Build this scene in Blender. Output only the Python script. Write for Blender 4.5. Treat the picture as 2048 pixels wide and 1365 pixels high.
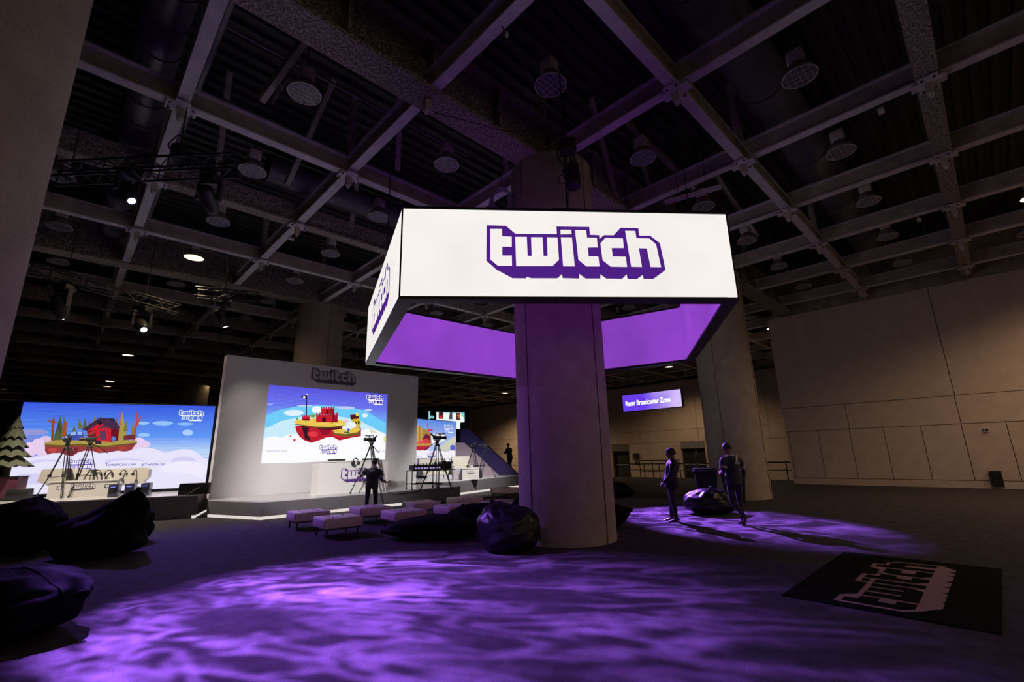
import bpy, bmesh, math, random
from math import sin, cos, pi, radians, hypot, atan2, sqrt
from mathutils import Vector, Matrix, noise
SC = bpy.context.scene
for o in list(bpy.data.objects):
    bpy.data.objects.remove(o)
COL = SC.collection
random.seed(7)

# ------------------------------------------------------------------ camera
EYE = 1.68
FPX = 919.7
PITCH, ROLL, TH = radians(13.92), radians(1.373), radians(44.25)   # TH: heading of the building's grid
cf = Vector((0, cos(PITCH), sin(PITCH)))
_u0 = Vector((0, -sin(PITCH), cos(PITCH)))
_r0 = Vector((1, 0, 0))
cr = _r0 * cos(ROLL) - _u0 * sin(ROLL)
cu = _u0 * cos(ROLL) + _r0 * sin(ROLL)
CAM = Vector((0, 0, EYE))
cam = bpy.data.cameras.new('camera')
cam.sensor_width = 36.0
cam.lens = FPX / 2048 * 36.0
cam.clip_end = 400
camo = bpy.data.objects.new('camera', cam)
COL.objects.link(camo)
m = Matrix((cr, cu, -cf)).transposed().to_4x4()
m.translation = CAM
camo.matrix_world = m
SC.camera = camo

# ------------------------------------------------------------------ view, world
vs = SC.view_settings
vs.view_transform = 'Standard'
vs.look = 'None'
vs.exposure = 0.0
vs.gamma = 1.0
vs.use_curve_mapping = False
SC.cycles.max_bounces = 3
SC.cycles.diffuse_bounces = 2
SC.cycles.glossy_bounces = 2
SC.cycles.caustics_reflective = False
SC.cycles.caustics_refractive = False
SC.cycles.use_denoising = True
SC.cycles.use_adaptive_sampling = True
SC.cycles.adaptive_threshold = .08
SC.cycles.sample_clamp_indirect = 4.0
world = bpy.data.worlds.new('hall_gloom')
SC.world = world
world.use_nodes = True
bg = world.node_tree.nodes['Background']
bg.inputs[0].default_value = (1.0, 0.74, 0.60, 1)
bg.inputs[1].default_value = 0.30

# ------------------------------------------------------------------ stage and pool lights (all hang in fixtures built further down)
def ripple_spot(name, pos, aim, half_deg, watts, color, scale, blend=.35, ripple=True, size=.06, lo=.05, stretch=(1, 1), seed=0.0, sharp=1.0):
    L = bpy.data.lights.new(name, 'SPOT')
    L.energy = watts
    L.color = color
    L.spot_size = radians(half_deg * 2)
    L.spot_blend = blend
    L.shadow_soft_size = size
    o = bpy.data.objects.new(name, L)
    COL.objects.link(o)
    o.location = pos
    d = Vector(aim) - Vector(pos)
    o.rotation_euler = d.to_track_quat('-Z', 'Y').to_euler()
    o['kind'] = 'helper'
    if ripple:                                  # a projector's water-ripple glass: pattern over the beam's own angles
        L.use_nodes = True
        nt = L.node_tree
        em = nt.nodes['Emission']
        tc = nt.nodes.new('ShaderNodeTexCoord')
        sep = nt.nodes.new('ShaderNodeSeparateXYZ')
        nt.links.new(tc.outputs['Normal'], sep.inputs[0])
        def mth(op, a, b):
            n = nt.nodes.new('ShaderNodeMath'); n.operation = op
            for i, v in enumerate((a, b)):
                if v is None: continue
                if isinstance(v, (int, float)): n.inputs[i].default_value = v
                else: nt.links.new(v, n.inputs[i])
            return n.outputs[0]
        u = mth('DIVIDE', sep.outputs[0], sep.outputs[2])
        v = mth('DIVIDE', sep.outputs[1], sep.outputs[2])
        cb = nt.nodes.new('ShaderNodeCombineXYZ')
        nt.links.new(mth('MULTIPLY', u, stretch[0]), cb.inputs[0])
        nt.links.new(mth('MULTIPLY', v, stretch[1]), cb.inputs[1])
        cb.inputs[2].default_value = seed
        n1 = nt.nodes.new('ShaderNodeTexNoise')
        n1.inputs['Scale'].default_value = scale
        n1.inputs['Detail'].default_value = 2.0
        n1.inputs['Distortion'].default_value = 1.0
        nt.links.new(cb.outputs[0], n1.inputs['Vector'])
        ridge = mth('SUBTRACT', 1.0, mth('MULTIPLY', mth('ABSOLUTE', mth('SUBTRACT', n1.outputs['Fac'], .5), None), 8.0))
        ridge = mth('POWER', mth('MAXIMUM', ridge, 0.0), 1.6 * sharp)
        n2 = nt.nodes.new('ShaderNodeTexNoise')
        n2.inputs['Scale'].default_value = scale * .45
        n2.inputs['Detail'].default_value = 1.0
        nt.links.new(cb.outputs[0], n2.inputs['Vector'])
        big = mth('MULTIPLY', mth('MAXIMUM', mth('SUBTRACT', n2.outputs['Fac'], .30), 0.0), 3.4)
        tot = mth('ADD', mth('MULTIPLY', ridge, big), lo)
        nt.links.new(tot, em.inputs['Strength'])
    return o

PURPLE = (.335, .12, 1.0)
HEAD_A = Vector((-6.75, 7.36, 6.25))      # lens of the lit moving head on the near truss
HEAD_B = Vector((2.8, 20.4, 6.9))         # moving head behind the pillar, throws the people's shadows
HEAD_C = Vector((-13.62, 13.34, 5.99))    # stage truss heads
HEAD_D = Vector((-12.17, 14.62, 5.98))
HEAD_E = Vector((-9.42, 14.55, 5.99))
HEAD_F = Vector((-5.50, 7.72, 6.20))      # front-of-stage spot at the end of the near truss
HEAD_G = Vector((.7, 19.1, 6.9))          # added spot, unseen behind the sign, to light the small stage
ripple_spot('ripple_beam_pool', HEAD_A, (-2.0, 6.1, 0), 23.5, 72000, PURPLE, 15.0, blend=.8, lo=.11, seed=1.3, stretch=(1.4, .62))
ripple_spot('ripple_beam_people', HEAD_B, (5.0, 12.5, 0), 12.5, 72000, PURPLE, 17.0, blend=.45, lo=.16, seed=4.1, size=.05, stretch=(.62, 1.4))
ripple_spot('wash_beam_floor', HEAD_D, (-4.5, 10.0, 0), 30, 3000, (.30, .11, 1.0), 1, blend=.8, ripple=False)
ripple_spot('stage_beam_wall', HEAD_F, (-6.9, 17.4, .9), 19, 4300, (1.0, .94, .93), 1, blend=.9, ripple=False, size=.05)
ripple_spot('stage_beam_left', HEAD_C, (-12.6, 15.0, .8), 50, 2200, (1.0, .86, .70), 1, blend=.8, ripple=False)
ripple_spot('stage_beam_warm', HEAD_E, (-7.2, 16.4, .5), 38, 400, (1.0, .88, .80), 1, blend=.8, ripple=False)
ripple_spot('stage_beam_small', HEAD_G, (-2.9, 23.4, .8), 27, 3600, (1.0, .93, .90), 1, blend=.8, ripple=False)
# ------------------------------------------------------------------ helpers
def W(b, a, z=0.0):
    """building grid (b along the cross beams, a along the long beams) to the world"""
    return Vector((cos(TH) * b - sin(TH) * a, sin(TH) * b + cos(TH) * a, z))

def pxray(x, y):
    return cf + cr * ((x - 1024) / FPX) - cu * ((y - 682.5) / FPX)
def floor_at(x, y, z=0.0):
    d = pxray(x, y)
    return CAM + d * ((z - EYE) / d.z)
def project(p):
    d = Vector(p) - CAM
    zz = d.dot(cf)
    return (1024 + FPX * d.dot(cr) / zz, 682.5 - FPX * d.dot(cu) / zz, zz)

def lin(c):
    return tuple(((v / 255) / 12.92 if v / 255 <= .04045 else ((v / 255 + .055) / 1.055) ** 2.4) for v in c)

_M = {}
def mat(name, rgb, rough=.6, metal=0.0, var=0.0, vscale=8.0, bump=0.0, bscale=40.0, spec=.5, alpha=None, transmission=0.0, speck=None):
    """procedural surface: base colour with noise variation, optional speckle and bump"""
    if name in _M: return _M[name]
    M = bpy.data.materials.new(name); _M[name] = M
    M.use_nodes = True
    nt = M.node_tree
    b = nt.nodes['Principled BSDF']
    b.inputs['Roughness'].default_value = rough
    b.inputs['Metallic'].default_value = metal
    b.inputs['Specular IOR Level'].default_value = spec
    b.inputs['Transmission Weight'].default_value = transmission
    col = (*rgb, 1)
    b.inputs['Base Color'].default_value = col
    tc = None
    if var or bump or speck:
        tc = nt.nodes.new('ShaderNodeTexCoord')
    if var or speck:
        n = nt.nodes.new('ShaderNodeTexNoise')
        n.inputs['Scale'].default_value = vscale
        n.inputs['Detail'].default_value = 2
        nt.links.new(tc.outputs['Object'], n.inputs['Vector'])
        r = nt.nodes.new('ShaderNodeValToRGB')
        r.color_ramp.elements[0].position = .3
        r.color_ramp.elements[1].position = .7
        r.color_ramp.elements[0].color = (*[v * (1 - var) for v in rgb], 1)
        r.color_ramp.elements[1].color = (*[min(1, v * (1 + var)) for v in rgb], 1)
        nt.links.new(n.outputs['Fac'], r.inputs[0])
        out = r.outputs[0]
        if speck:
            sc_, amt, thr = speck
            n3 = nt.nodes.new('ShaderNodeTexNoise')
            n3.inputs['Scale'].default_value = sc_
            n3.inputs['Detail'].default_value = 2
            nt.links.new(tc.outputs['Object'], n3.inputs['Vector'])
            r3 = nt.nodes.new('ShaderNodeValToRGB')
            r3.color_ramp.elements[0].position = thr
            r3.color_ramp.elements[1].position = thr + .08
            r3.color_ramp.elements[0].color = (amt, amt, amt, 1)
            r3.color_ramp.elements[1].color = (1, 1, 1, 1)
            nt.links.new(n3.outputs['Fac'], r3.inputs[0])
            mx = nt.nodes.new('ShaderNodeMix'); mx.data_type = 'RGBA'; mx.blend_type = 'MULTIPLY'
            mx.inputs[0].default_value = 1.0
            nt.links.new(out, mx.inputs[6]); nt.links.new(r3.outputs[0], mx.inputs[7])
            out = mx.outputs[2]
        nt.links.new(out, b.inputs['Base Color'])
    if bump:
        n2 = nt.nodes.new('ShaderNodeTexNoise')
        n2.inputs['Scale'].default_value = bscale
        n2.inputs['Detail'].default_value = 2
        nt.links.new(tc.outputs['Object'], n2.inputs['Vector'])
        bp = nt.nodes.new('ShaderNodeBump')
        bp.inputs['Strength'].default_value = bump
        bp.inputs['Distance'].default_value = .02
        nt.links.new(n2.outputs['Fac'], bp.inputs['Height'])
        nt.links.new(bp.outputs[0], b.inputs['Normal'])
    return M

def emit(name, rgb, strength=1.0, var=0.0, vscale=1.0):
    """a surface that gives off light (screen picture, lit fabric, lamp glass)"""
    if name in _M: return _M[name]
    M = bpy.data.materials.new(name); _M[name] = M
    M.use_nodes = True
    nt = M.node_tree
    nt.nodes.remove(nt.nodes['Principled BSDF'])
    e = nt.nodes.new('ShaderNodeEmission')
    e.inputs[0].default_value = (*rgb, 1)
    e.inputs[1].default_value = strength
    nt.links.new(e.outputs[0], nt.nodes['Material Output'].inputs[0])
    if var:
        tc = nt.nodes.new('ShaderNodeTexCoord')
        n = nt.nodes.new('ShaderNodeTexNoise')
        n.inputs['Scale'].default_value = vscale
        n.inputs['Detail'].default_value = 2
        nt.links.new(tc.outputs['Object'], n.inputs['Vector'])
        mr = nt.nodes.new('ShaderNodeMapRange')
        mr.inputs[1].default_value = .3; mr.inputs[2].default_value = .7
        mr.inputs[3].default_value = strength * (1 - var); mr.inputs[4].default_value = strength * (1 + var)
        nt.links.new(n.outputs['Fac'], mr.inputs[0])
        nt.links.new(mr.outputs[0], e.inputs[1])
    return M

def px_emit(rgb255, strength=1.0):
    n = 'pixels_%02x%02x%02x' % tuple(rgb255)
    return emit(n, lin(rgb255), strength)

class MB:
    """collects faces (with a material each) and links them as one mesh object"""
    def __init__(s):
        s.v = []; s.f = []; s.mi = []; s.sm = []; s.mats = []; s.cur = 0
    def use(s, m_):
        if m_ not in s.mats: s.mats.append(m_)
        s.cur = s.mats.index(m_)
        return s
    def add(s, vs_, fs, smooth=False):
        o = len(s.v)
        s.v.extend([tuple(v) for v in vs_])
        for f in fs:
            s.f.append(tuple(i + o for i in f)); s.mi.append(s.cur); s.sm.append(smooth)
        return s
    def box(s, c, size, rz=0.0, M=None, taper=1.0):
        x, y, z = (k / 2 for k in size)
        vs_ = []
        for dz in (-1, 1):
            t = taper if dz > 0 else 1.0
            for dx, dy in ((-1, -1), (1, -1), (1, 1), (-1, 1)):
                p = Vector((dx * x * t, dy * y * t, dz * z))
                if M is not None: p = M @ p
                if rz: p = Vector((p.x * cos(rz) - p.y * sin(rz), p.x * sin(rz) + p.y * cos(rz), p.z))
                vs_.append(p + Vector(c))
        return s.add(vs_, [(3, 2, 1, 0), (4, 5, 6, 7), (0, 1, 5, 4), (1, 2, 6, 5), (2, 3, 7, 6), (3, 0, 4, 7)])
    def rbox(s, c, size, r=.03, seg=2, rz=0.0, M=None):
        bm = bmesh.new()
        bmesh.ops.create_cube(bm, size=1)
        for v in bm.verts: v.co = Vector((v.co.x * size[0], v.co.y * size[1], v.co.z * size[2]))
        bmesh.ops.bevel(bm, geom=bm.edges[:], offset=r, segments=seg, affect='EDGES', profile=.5)
        R = Matrix.Rotation(rz, 3, 'Z')
        vs_ = []
        for v in bm.verts:
            p = v.co
            if M is not None: p = M @ p
            vs_.append(R @ p + Vector(c))
        bm.verts.index_update()
        s.add(vs_, [[v.index for v in f.verts] for f in bm.faces], True)
        bm.free()
        return s
    def tube(s, p0, p1, r, n=8, r1=None, caps=True, smooth=True):
        p0, p1 = Vector(p0), Vector(p1)
        r1 = r if r1 is None else r1
        d = (p1 - p0)
        if d.length < 1e-6: return s
        d.normalize()
        a = d.orthogonal().normalized(); b = d.cross(a)
        vs_ = []
        for p, rr in ((p0, r), (p1, r1)):
            for i in range(n):
                t = 2 * pi * i / n
                vs_.append(p + (a * cos(t) + b * sin(t)) * rr)
        s.add(vs_, [(i, (i + 1) % n, n + (i + 1) % n, n + i) for i in range(n)], smooth)
        if caps:
            s.add(vs_[:n], [tuple(range(n - 1, -1, -1))]); s.add(vs_[n:], [tuple(range(n))])
        return s
    def path(s, pts, r, n=6, closed=False, smooth=True):
        pts = [Vector(p) for p in pts]
        N = len(pts)
        rs = r if isinstance(r, (list, tuple)) else [r] * N
        vs_ = []
        up = None
        for i, p in enumerate(pts):
            if closed: d = pts[(i + 1) % N] - pts[i - 1]
            else: d = pts[min(i + 1, N - 1)] - pts[max(i - 1, 0)]
            if d.length < 1e-9: d = Vector((0, 0, 1))
            d.normalize()
            if up is None: up = d.orthogonal().normalized()
            else:
                up = up - d * up.dot(d)
                up = up.normalized() if up.length > 1e-6 else d.orthogonal().normalized()
            b = d.cross(up)
            for k in range(n):
                t = 2 * pi * k / n
                vs_.append(p + (up * cos(t) + b * sin(t)) * rs[i])
        fs = []
        for i in range(N if closed else N - 1):
            j = (i + 1) % N
            for k in range(n):
                fs.append((i * n + k, i * n + (k + 1) % n, j * n + (k + 1) % n, j * n + k))
        if not closed:
            fs.append(tuple(range(n - 1, -1, -1))); fs.append(tuple((N - 1) * n + k for k in range(n)))
        return s.add(vs_, fs, smooth)
    def lathe(s, prof, n=24, c=(0, 0, 0), M=None, smooth=True, sx=1.0, sy=1.0):
        c = Vector(c); vs_ = []
        for r, z in prof:
            for i in range(n):
                t = 2 * pi * i / n
                p = Vector((r * cos(t) * sx, r * sin(t) * sy, z))
                if M is not None: p = M @ p
                vs_.append(p + c)
        fs = []
        for j in range(len(prof) - 1):
            for i in range(n):
                k = (i + 1) % n
                fs.append((j * n + i, j * n + k, (j + 1) * n + k, (j + 1) * n + i))
        s.add(vs_, fs, smooth)
        L = len(prof) - 1
        if prof[0][0] > 1e-6: s.add(vs_[:n], [tuple(range(n - 1, -1, -1))])
        if prof[L][0] > 1e-6: s.add(vs_[L * n:], [tuple(range(n))])
        return s
    def ball(s, c, r, n=12, m_=8, sc=(1, 1, 1), M=None):
        prof = [(max(1e-7, r * sin(pi * j / m_)), -r * cos(pi * j / m_)) for j in range(m_ + 1)]
        c = Vector(c); vs_ = []
        for rr, z in prof:
            for i in range(n):
                t = 2 * pi * i / n
                p = Vector((rr * cos(t) * sc[0], rr * sin(t) * sc[1], z * sc[2]))
                if M is not None: p = M @ p
                vs_.append(p + c)
        fs = [(j * n + i, j * n + (i + 1) % n, (j + 1) * n + (i + 1) % n, (j + 1) * n + i) for j in range(m_) for i in range(n)]
        return s.add(vs_, fs, True)
    def prism(s, poly, fn, d0, d1):
        """poly (u,v) points mapped by fn(u,v,depth) from depth d0 to d1"""
        n = len(poly)
        A = [fn(u, v, d0) for u, v in poly]; B = [fn(u, v, d1) for u, v in poly]
        s.add(A + B, [tuple(range(n - 1, -1, -1)), tuple(range(n, 2 * n))] + [(i, (i + 1) % n, n + (i + 1) % n, n + i) for i in range(n)])
        return s
    def build(s, name, material=None, parent=None, loc=None, rz=None, tri=False):
        me = bpy.data.meshes.new(name)
        me.from_pydata(s.v, [], s.f)
        mats = s.mats if s.mats else [material]
        for m_ in mats: me.materials.append(m_)
        me.polygons.foreach_set('material_index', s.mi)
        me.polygons.foreach_set('use_smooth', s.sm)
        me.update()
        return link(name, me, parent, loc, rz)

def link(name, data, parent=None, loc=None, rz=None):
    o = bpy.data.objects.new(name, data)
    COL.objects.link(o)
    if parent is not None: o.parent = parent
    if loc is not None: o.location = loc
    if rz is not None: o.rotation_euler = (0, 0, rz)
    return o
def tag(o, label, cat, group=None, kind=None):
    o['label'] = label; o['category'] = cat
    if group: o['group'] = group
    if kind: o['kind'] = kind
    return o
def thing(name, label, cat, loc=(0, 0, 0), rz=0.0, group=None):
    o = bpy.data.objects.new(name, None)
    COL.objects.link(o)
    o.empty_display_size = .1
    o.location = loc; o.rotation_euler = (0, 0, rz)
    return tag(o, label, cat, group)
def struct(o, label=None, cat=None):
    o['kind'] = 'structure'
    if label: o['label'] = label
    if cat: o['category'] = cat
    return o
def kids(o):
    return [c for c in bpy.data.objects if c.parent == o]
_KID = {}
def copy_tree(o, parent=None, label=None, loc=None, rz=None, name=None):
    c = o.copy(); COL.objects.link(c)
    if parent is not None: c.parent = parent
    if label: c['label'] = label
    if loc is not None: c.location = loc
    if rz is not None: c.rotation_euler = (0, 0, rz)
    for ch in _KID.setdefault(o.name, kids(o)):
        copy_tree(ch, c)
    return c
ORD = ['', 'first', 'second', 'third', 'fourth', 'fifth', 'sixth', 'seventh', 'eighth', 'ninth', 'tenth', 'eleventh', 'twelfth',
       'thirteenth', 'fourteenth', 'fifteenth', 'sixteenth', 'seventeenth', 'eighteenth', 'nineteenth', 'twentieth', 'twenty-first', 'twenty-second', 'twenty-third', 'twenty-fourth']

def text_mesh(body, size, fn, depth=.002, thick=0.0, align='LEFT', shear=0.0):
    """lettering as geometry: built-in face, mapped by fn(u,v,depth)"""
    cu_ = bpy.data.curves.new('lettering', 'FONT')
    cu_.body = body; cu_.size = size; cu_.offset = thick; cu_.align_x = align; cu_.shear = shear
    cu_.resolution_u = 3
    ob = bpy.data.objects.new('lettering_tmp', cu_)
    COL.objects.link(ob)
    dg = bpy.context.evaluated_depsgraph_get()
    me = bpy.data.meshes.new_from_object(ob.evaluated_get(dg))
    bpy.data.objects.remove(ob)
    for v in me.vertices:
        v.co = fn(v.co.x, v.co.y, depth)
    return me

# ---- the word mark, traced as polygons; u 0..930 to the right, v 0..293 up
_OUT = [(673,125),(773,127),(822,173),(1038,174),(1038,130),(1212,132),(1213,176),(1262,178),(1262,200),(1287,178),(1340,178),(1380,136),(1476,138),(1478,180),(1536,180),(1585,222),(1599,370),(1530,418),(1478,418),(1476,396),(1442,420),(1393,418),(1391,394),(1365,418),(1282,417),(1253,394),(1251,417),(1175,417),(1143,392),(1141,417),(1057,415),(1053,394),(1030,416),(895,416),(872,408),(870,417),(800,416),(720,370),(670,322)]
_LET = [[(692,146),(752,146),(753,187),(802,189),(801,245),(752,245),(752,294),(800,294),(800,350),(728,350),(690,315)],
 [(820,190),(880,190),(881,295),(902,295),(902,192),(962,192),(963,295),(984,295),(985,192),(1040,193),(1042,316),(1007,351),(821,352)],
 [(1058,149),(1115,149),(1116,174),(1058,175)], [(1058,192),(1116,192),(1122,352),(1062,352)],
 [(1135,150),(1194,151),(1196,193),(1248,194),(1249,247),(1197,248),(1198,297),(1249,297),(1251,352),(1183,352),(1143,316)],
 [(1293,194),(1387,196),(1388,250),(1323,250),(1325,297),(1394,298),(1396,354),(1310,353),(1270,318),(1265,225)],
 [(1403,153),(1458,154),(1460,195),(1530,196),(1563,229),(1577,355),(1521,354),(1511,252),(1468,251),(1475,354),(1418,353)]]
def _flat(pts):
    o = []
    for x, y in pts:
        y2 = y - (x - 670) * (.004 + .008 * (418 - y) / 293)
        o.append((x - 670, 418 - y2))
    return o
LOGO_OUT = _flat(_OUT); LOGO_LET = [_flat(p) for p in _LET]
CON_OUT = [(0,0),(0,150),(35,185),(130,185),(150,178),(172,185),(300,185),(318,178),(340,185),(445,185),(480,150),(480,0),(445,-35),(35,-35)]
CON_LET = [[(50,20),(20,50),(20,135),(50,165),(130,165),(130,115),(75,115),(75,70),(130,70),(130,20)],
 [(180,20),(152,50),(152,135),(180,165),(278,165),(306,135),(306,50),(278,20)],
 [(325,20),(325,165),(430,165),(460,135),(460,20),(405,20),(405,112),(380,112),(380,20)]]
def wordmark(parent, fn, outline, letters, d=.004, name='logo'):
    o1 = MB().prism(LOGO_OUT, fn, 0, d).build(name + '_outline', outline, parent)
    mb = MB()
    for p in LOGO_LET: mb.prism(p, fn, d * .5, d * 1.8)
    o2 = mb.build(name + '_letters', letters, parent)
    return o1, o2

def frame_fn(origin, right, up, scale=1.0):
    """(u, v, depth) on a plane; depth grows towards the viewer (right x up)"""
    o = Vector(origin); r = Vector(right).normalized(); u_ = Vector(up).normalized(); n = r.cross(u_)
    return lambda x, y, d: o + r * (x * scale) + u_ * (y * scale) + n * d

def remeshed(mb, voxel, smooth_it=4):
    """one continuous surface out of overlapping lofts"""
    ob = mb.build('tmp_body', None)
    md = ob.modifiers.new('r', 'REMESH'); md.mode = 'VOXEL'; md.voxel_size = voxel; md.use_smooth_shade = True
    sm = ob.modifiers.new('s', 'SMOOTH'); sm.factor = .5; sm.iterations = smooth_it
    dg = bpy.context.evaluated_depsgraph_get()
    me = bpy.data.meshes.new_from_object(ob.evaluated_get(dg))
    bpy.data.objects.remove(ob)
    for p in me.polygons: p.use_smooth = True
    return me
# ------------------------------------------------------------------ the hall
G = 3.38                       # bay of the ceiling grid
A0, B0 = 6.42, 7.5             # grid origin (over the near pillar)
ZB = 8.4                       # underside of the beams
CARPET = mat('carpet', (.075, .064, .070), rough=.95, var=.22, vscale=5.0, bump=.5, bscale=160, spec=.1, speck=(90, .72, .42))
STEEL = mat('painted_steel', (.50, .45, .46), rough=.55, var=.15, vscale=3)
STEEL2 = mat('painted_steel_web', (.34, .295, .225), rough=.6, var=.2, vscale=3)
FIREPROOF = mat('sprayed_fireproofing', (.36, .31, .255), rough=.95, var=.25, vscale=14, bump=1.0, bscale=26, speck=(30, .35, .47))
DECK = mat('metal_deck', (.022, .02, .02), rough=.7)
CONCRETE = mat('pillar_concrete', (.37, .30, .245), rough=.85, var=.10, vscale=3, bump=.3, bscale=60, speck=(60, .80, .40))
PANEL = mat('wall_panel', (.56, .45, .385), rough=.8, var=.07, vscale=2.5, bump=.15, bscale=90, speck=(60, .85, .42))
JOINT = mat('dark_joint', (.10, .08, .07), rough=.9)  # dark tone of the panel joints and pillar seams
BLACK = mat('matt_black', (.012, .012, .013), rough=.55)
BLACKM = mat('black_metal', (.02, .02, .022), rough=.4, metal=.3)

# floor: one carpet
fl = MB()
fl.add([W(-34, -25), W(29, -25), W(29, 90), W(-34, 90)], [(0, 1, 2, 3)])
fl.add([W(29, -25, 0), W(29, 90, 0), W(29, 90, -.8), W(29, -25, -.8)], [(0, 1, 2, 3)])
fl.add([W(29, -25, -.8), W(46, -25, -.8), W(46, 90, -.8), W(29, 90, -.8)], [(0, 1, 2, 3)])
floor = struct(fl.build('floor', CARPET), 'dark purple grey carpet covering the whole hall floor', 'floor')

# ceiling: ribbed steel deck over a grid of beams
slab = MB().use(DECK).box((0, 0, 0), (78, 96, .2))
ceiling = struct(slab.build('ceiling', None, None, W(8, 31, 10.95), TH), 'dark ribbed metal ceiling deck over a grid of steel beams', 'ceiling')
TW = G * 3
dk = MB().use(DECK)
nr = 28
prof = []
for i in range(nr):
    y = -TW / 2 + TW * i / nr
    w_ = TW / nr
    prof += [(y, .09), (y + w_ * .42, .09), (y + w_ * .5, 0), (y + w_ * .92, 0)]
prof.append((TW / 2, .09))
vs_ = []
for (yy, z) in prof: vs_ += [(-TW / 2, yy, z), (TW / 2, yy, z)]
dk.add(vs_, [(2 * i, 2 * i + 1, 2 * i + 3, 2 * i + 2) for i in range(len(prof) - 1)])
deck_me = None
RT = Matrix.Rotation(-TH, 3, 'Z')
def on_ceiling(o, world_pos, rot=0.0):
    """child of the ceiling slab (which is itself turned with the grid)"""
    o.location = RT @ (Vector(world_pos) - W(8, 31, 10.95)); o.rotation_euler = (0, 0, rot)
for ib in range(-4, 4):
    for ia in range(-2, 8):
        pw = W(B0 + TW * ib, A0 + TW * ia, 10.66)
        if deck_me is None:
            o = dk.build('deck_sheet', None, ceiling); deck_me = o.data
        else: o = link('deck_sheet', deck_me, ceiling)
        on_ceiling(o, pw)

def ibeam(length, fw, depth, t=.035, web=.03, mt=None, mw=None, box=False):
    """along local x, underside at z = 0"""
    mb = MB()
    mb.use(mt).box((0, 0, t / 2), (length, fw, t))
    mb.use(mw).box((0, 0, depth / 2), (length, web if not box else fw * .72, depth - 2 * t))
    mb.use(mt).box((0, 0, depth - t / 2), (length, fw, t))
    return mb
LONG = ibeam(90, .21, .46, mt=STEEL, mw=STEEL2)
me_long = None
for k in range(-6, 11):                                  # beams running along the hall
    bb = B0 + G * k
    if me_long is None:
        o = LONG.build('steel_beam', None, ceiling); me_long = o.data
    else: o = link('steel_beam', me_long, ceiling)
    on_ceiling(o, W(bb, 29, ZB + .02), pi / 2)
CROSS = ibeam(72, .21, .44, mt=STEEL, mw=STEEL2)
SPRAY = ibeam(72, .34, .60, t=.06, web=.10, mt=FIREPROOF, mw=FIREPROOF)
GIRD = ibeam(72, .62, 1.25, t=.09, web=.16, mt=FIREPROOF, mw=FIREPROOF)
dat = {}
for j in range(-4, 20):                                  # beams running across
    kind = 'main_girder' if j in (0, 4, 8, 12) else ('fireproofed_beam' if j % 2 == 0 else 'cross_beam')
    if kind not in dat:
        o = {'main_girder': GIRD, 'fireproofed_beam': SPRAY, 'cross_beam': CROSS}[kind].build(kind, None, ceiling); dat[kind] = o.data
    else: o = link(kind, dat[kind], ceiling)
    on_ceiling(o, W(8, A0 + G * j, ZB - (.04 if kind == 'main_girder' else .0)))
# joint plates with bolts, hanging bracket
pl = MB()
pl.use(STEEL).box((0, 0, -.015), (.50, .30, .03)).box((0, 0, -.018), (.24, .52, .03))
for sx in (-1, 1):
    for sy in (-1, 1):
        pl.use(BLACKM).tube((sx * .19, sy * .09, -.06), (sx * .19, sy * .09, 0), .022, 6)
br = MB()
br.use(STEEL2).box((0, 0, -.13), (.10, .13, .22)).box((.06, 0, -.15), (.03, .09, .16))
br.use(STEEL).tube((0, 0, -.24), (0, 0, -.30), .045, 8).tube((0, 0, -.30), (0, 0, -.33), .02, 8)
plate_me = bracket_me = None
for j in range(-3, 9):
    for k in range(-4, 6):
        p = W(B0 + G * k, A0 + G * j, ZB - .03)
        q = project(p)
        if q[2] < 1 or not (-60 < q[0] < 2110 and -60 < q[1] < 760) or q[2] > 30: continue
        if j in (0, 4) : continue
        if plate_me is None:
            o = pl.build('joint_plate', None, ceiling); plate_me = o.data
            c = br.build('hanging_bracket', None, o); bracket_me = c.data
        else:
            o = link('joint_plate', plate_me, ceiling)
            c = link('hanging_bracket', bracket_me, o)
        on_ceiling(o, p)
# brackets under the near girder
for k in range(-3, 4):
    c = link('hanging_bracket', bracket_me, ceiling); on_ceiling(c, W(B0 + G * k, A0, ZB - .04))
# raking struts between beams and deck, posts over the joints
st_ = MB().use(STEEL2).box((0, 0, 0), (2.9, .10, .10)).box((0, .07, .0), (2.9, .02, .16))
st_me = None
for (bb, aa, ang, rot) in [(4.6, 8.3, 38, 60), (3.4, 10.6, 42, 95), (5.4, 12.2, 36, 70), (2.3, 8.0, 40, 110), (9.6, 6.0, 40, 20), (10.6, 5.0, 44, -30), (12.4, 6.2, 40, 15), (9.0, 9.2, 38, 40), (15.0, 4.6, 40, -10), (1.8, 12.0, 40, 80)]:
    if st_me is None:
        o = st_.build('raking_strut', None, ceiling); st_me = o.data
    else: o = link('raking_strut', st_me, ceiling)
    on_ceiling(o, W(bb, aa, ZB + 1.25)); o.rotation_euler = (0, radians(ang), radians(rot))
ps = MB().use(STEEL2).box((0, 0, 0), (.16, .16, 2.2))
ps_me = None
for j in range(-2, 7):
    for k in range(-2, 5):
        if (j + k) % 2: continue
        if ps_me is None:
            o = ps.build('hanger_post', None, ceiling); ps_me = o.data
        else: o = link('hanger_post', ps_me, ceiling)
        on_ceiling(o, W(B0 + G * k, A0 + G * j, ZB + 1.4))
# flange stiffeners on the near girder
sf_me = None
for i in range(-9, 14):
    if sf_me is None:
        o = MB().use(FIREPROOF).box((0, 0, 0), (.07, .56, 1.1)).build('girder_stiffener', None, ceiling); sf_me = o.data
    else: o = link('girder_stiffener', sf_me, ceiling)
    on_ceiling(o, W(B0 + G * .5 * i, A0, ZB + .56))

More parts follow.
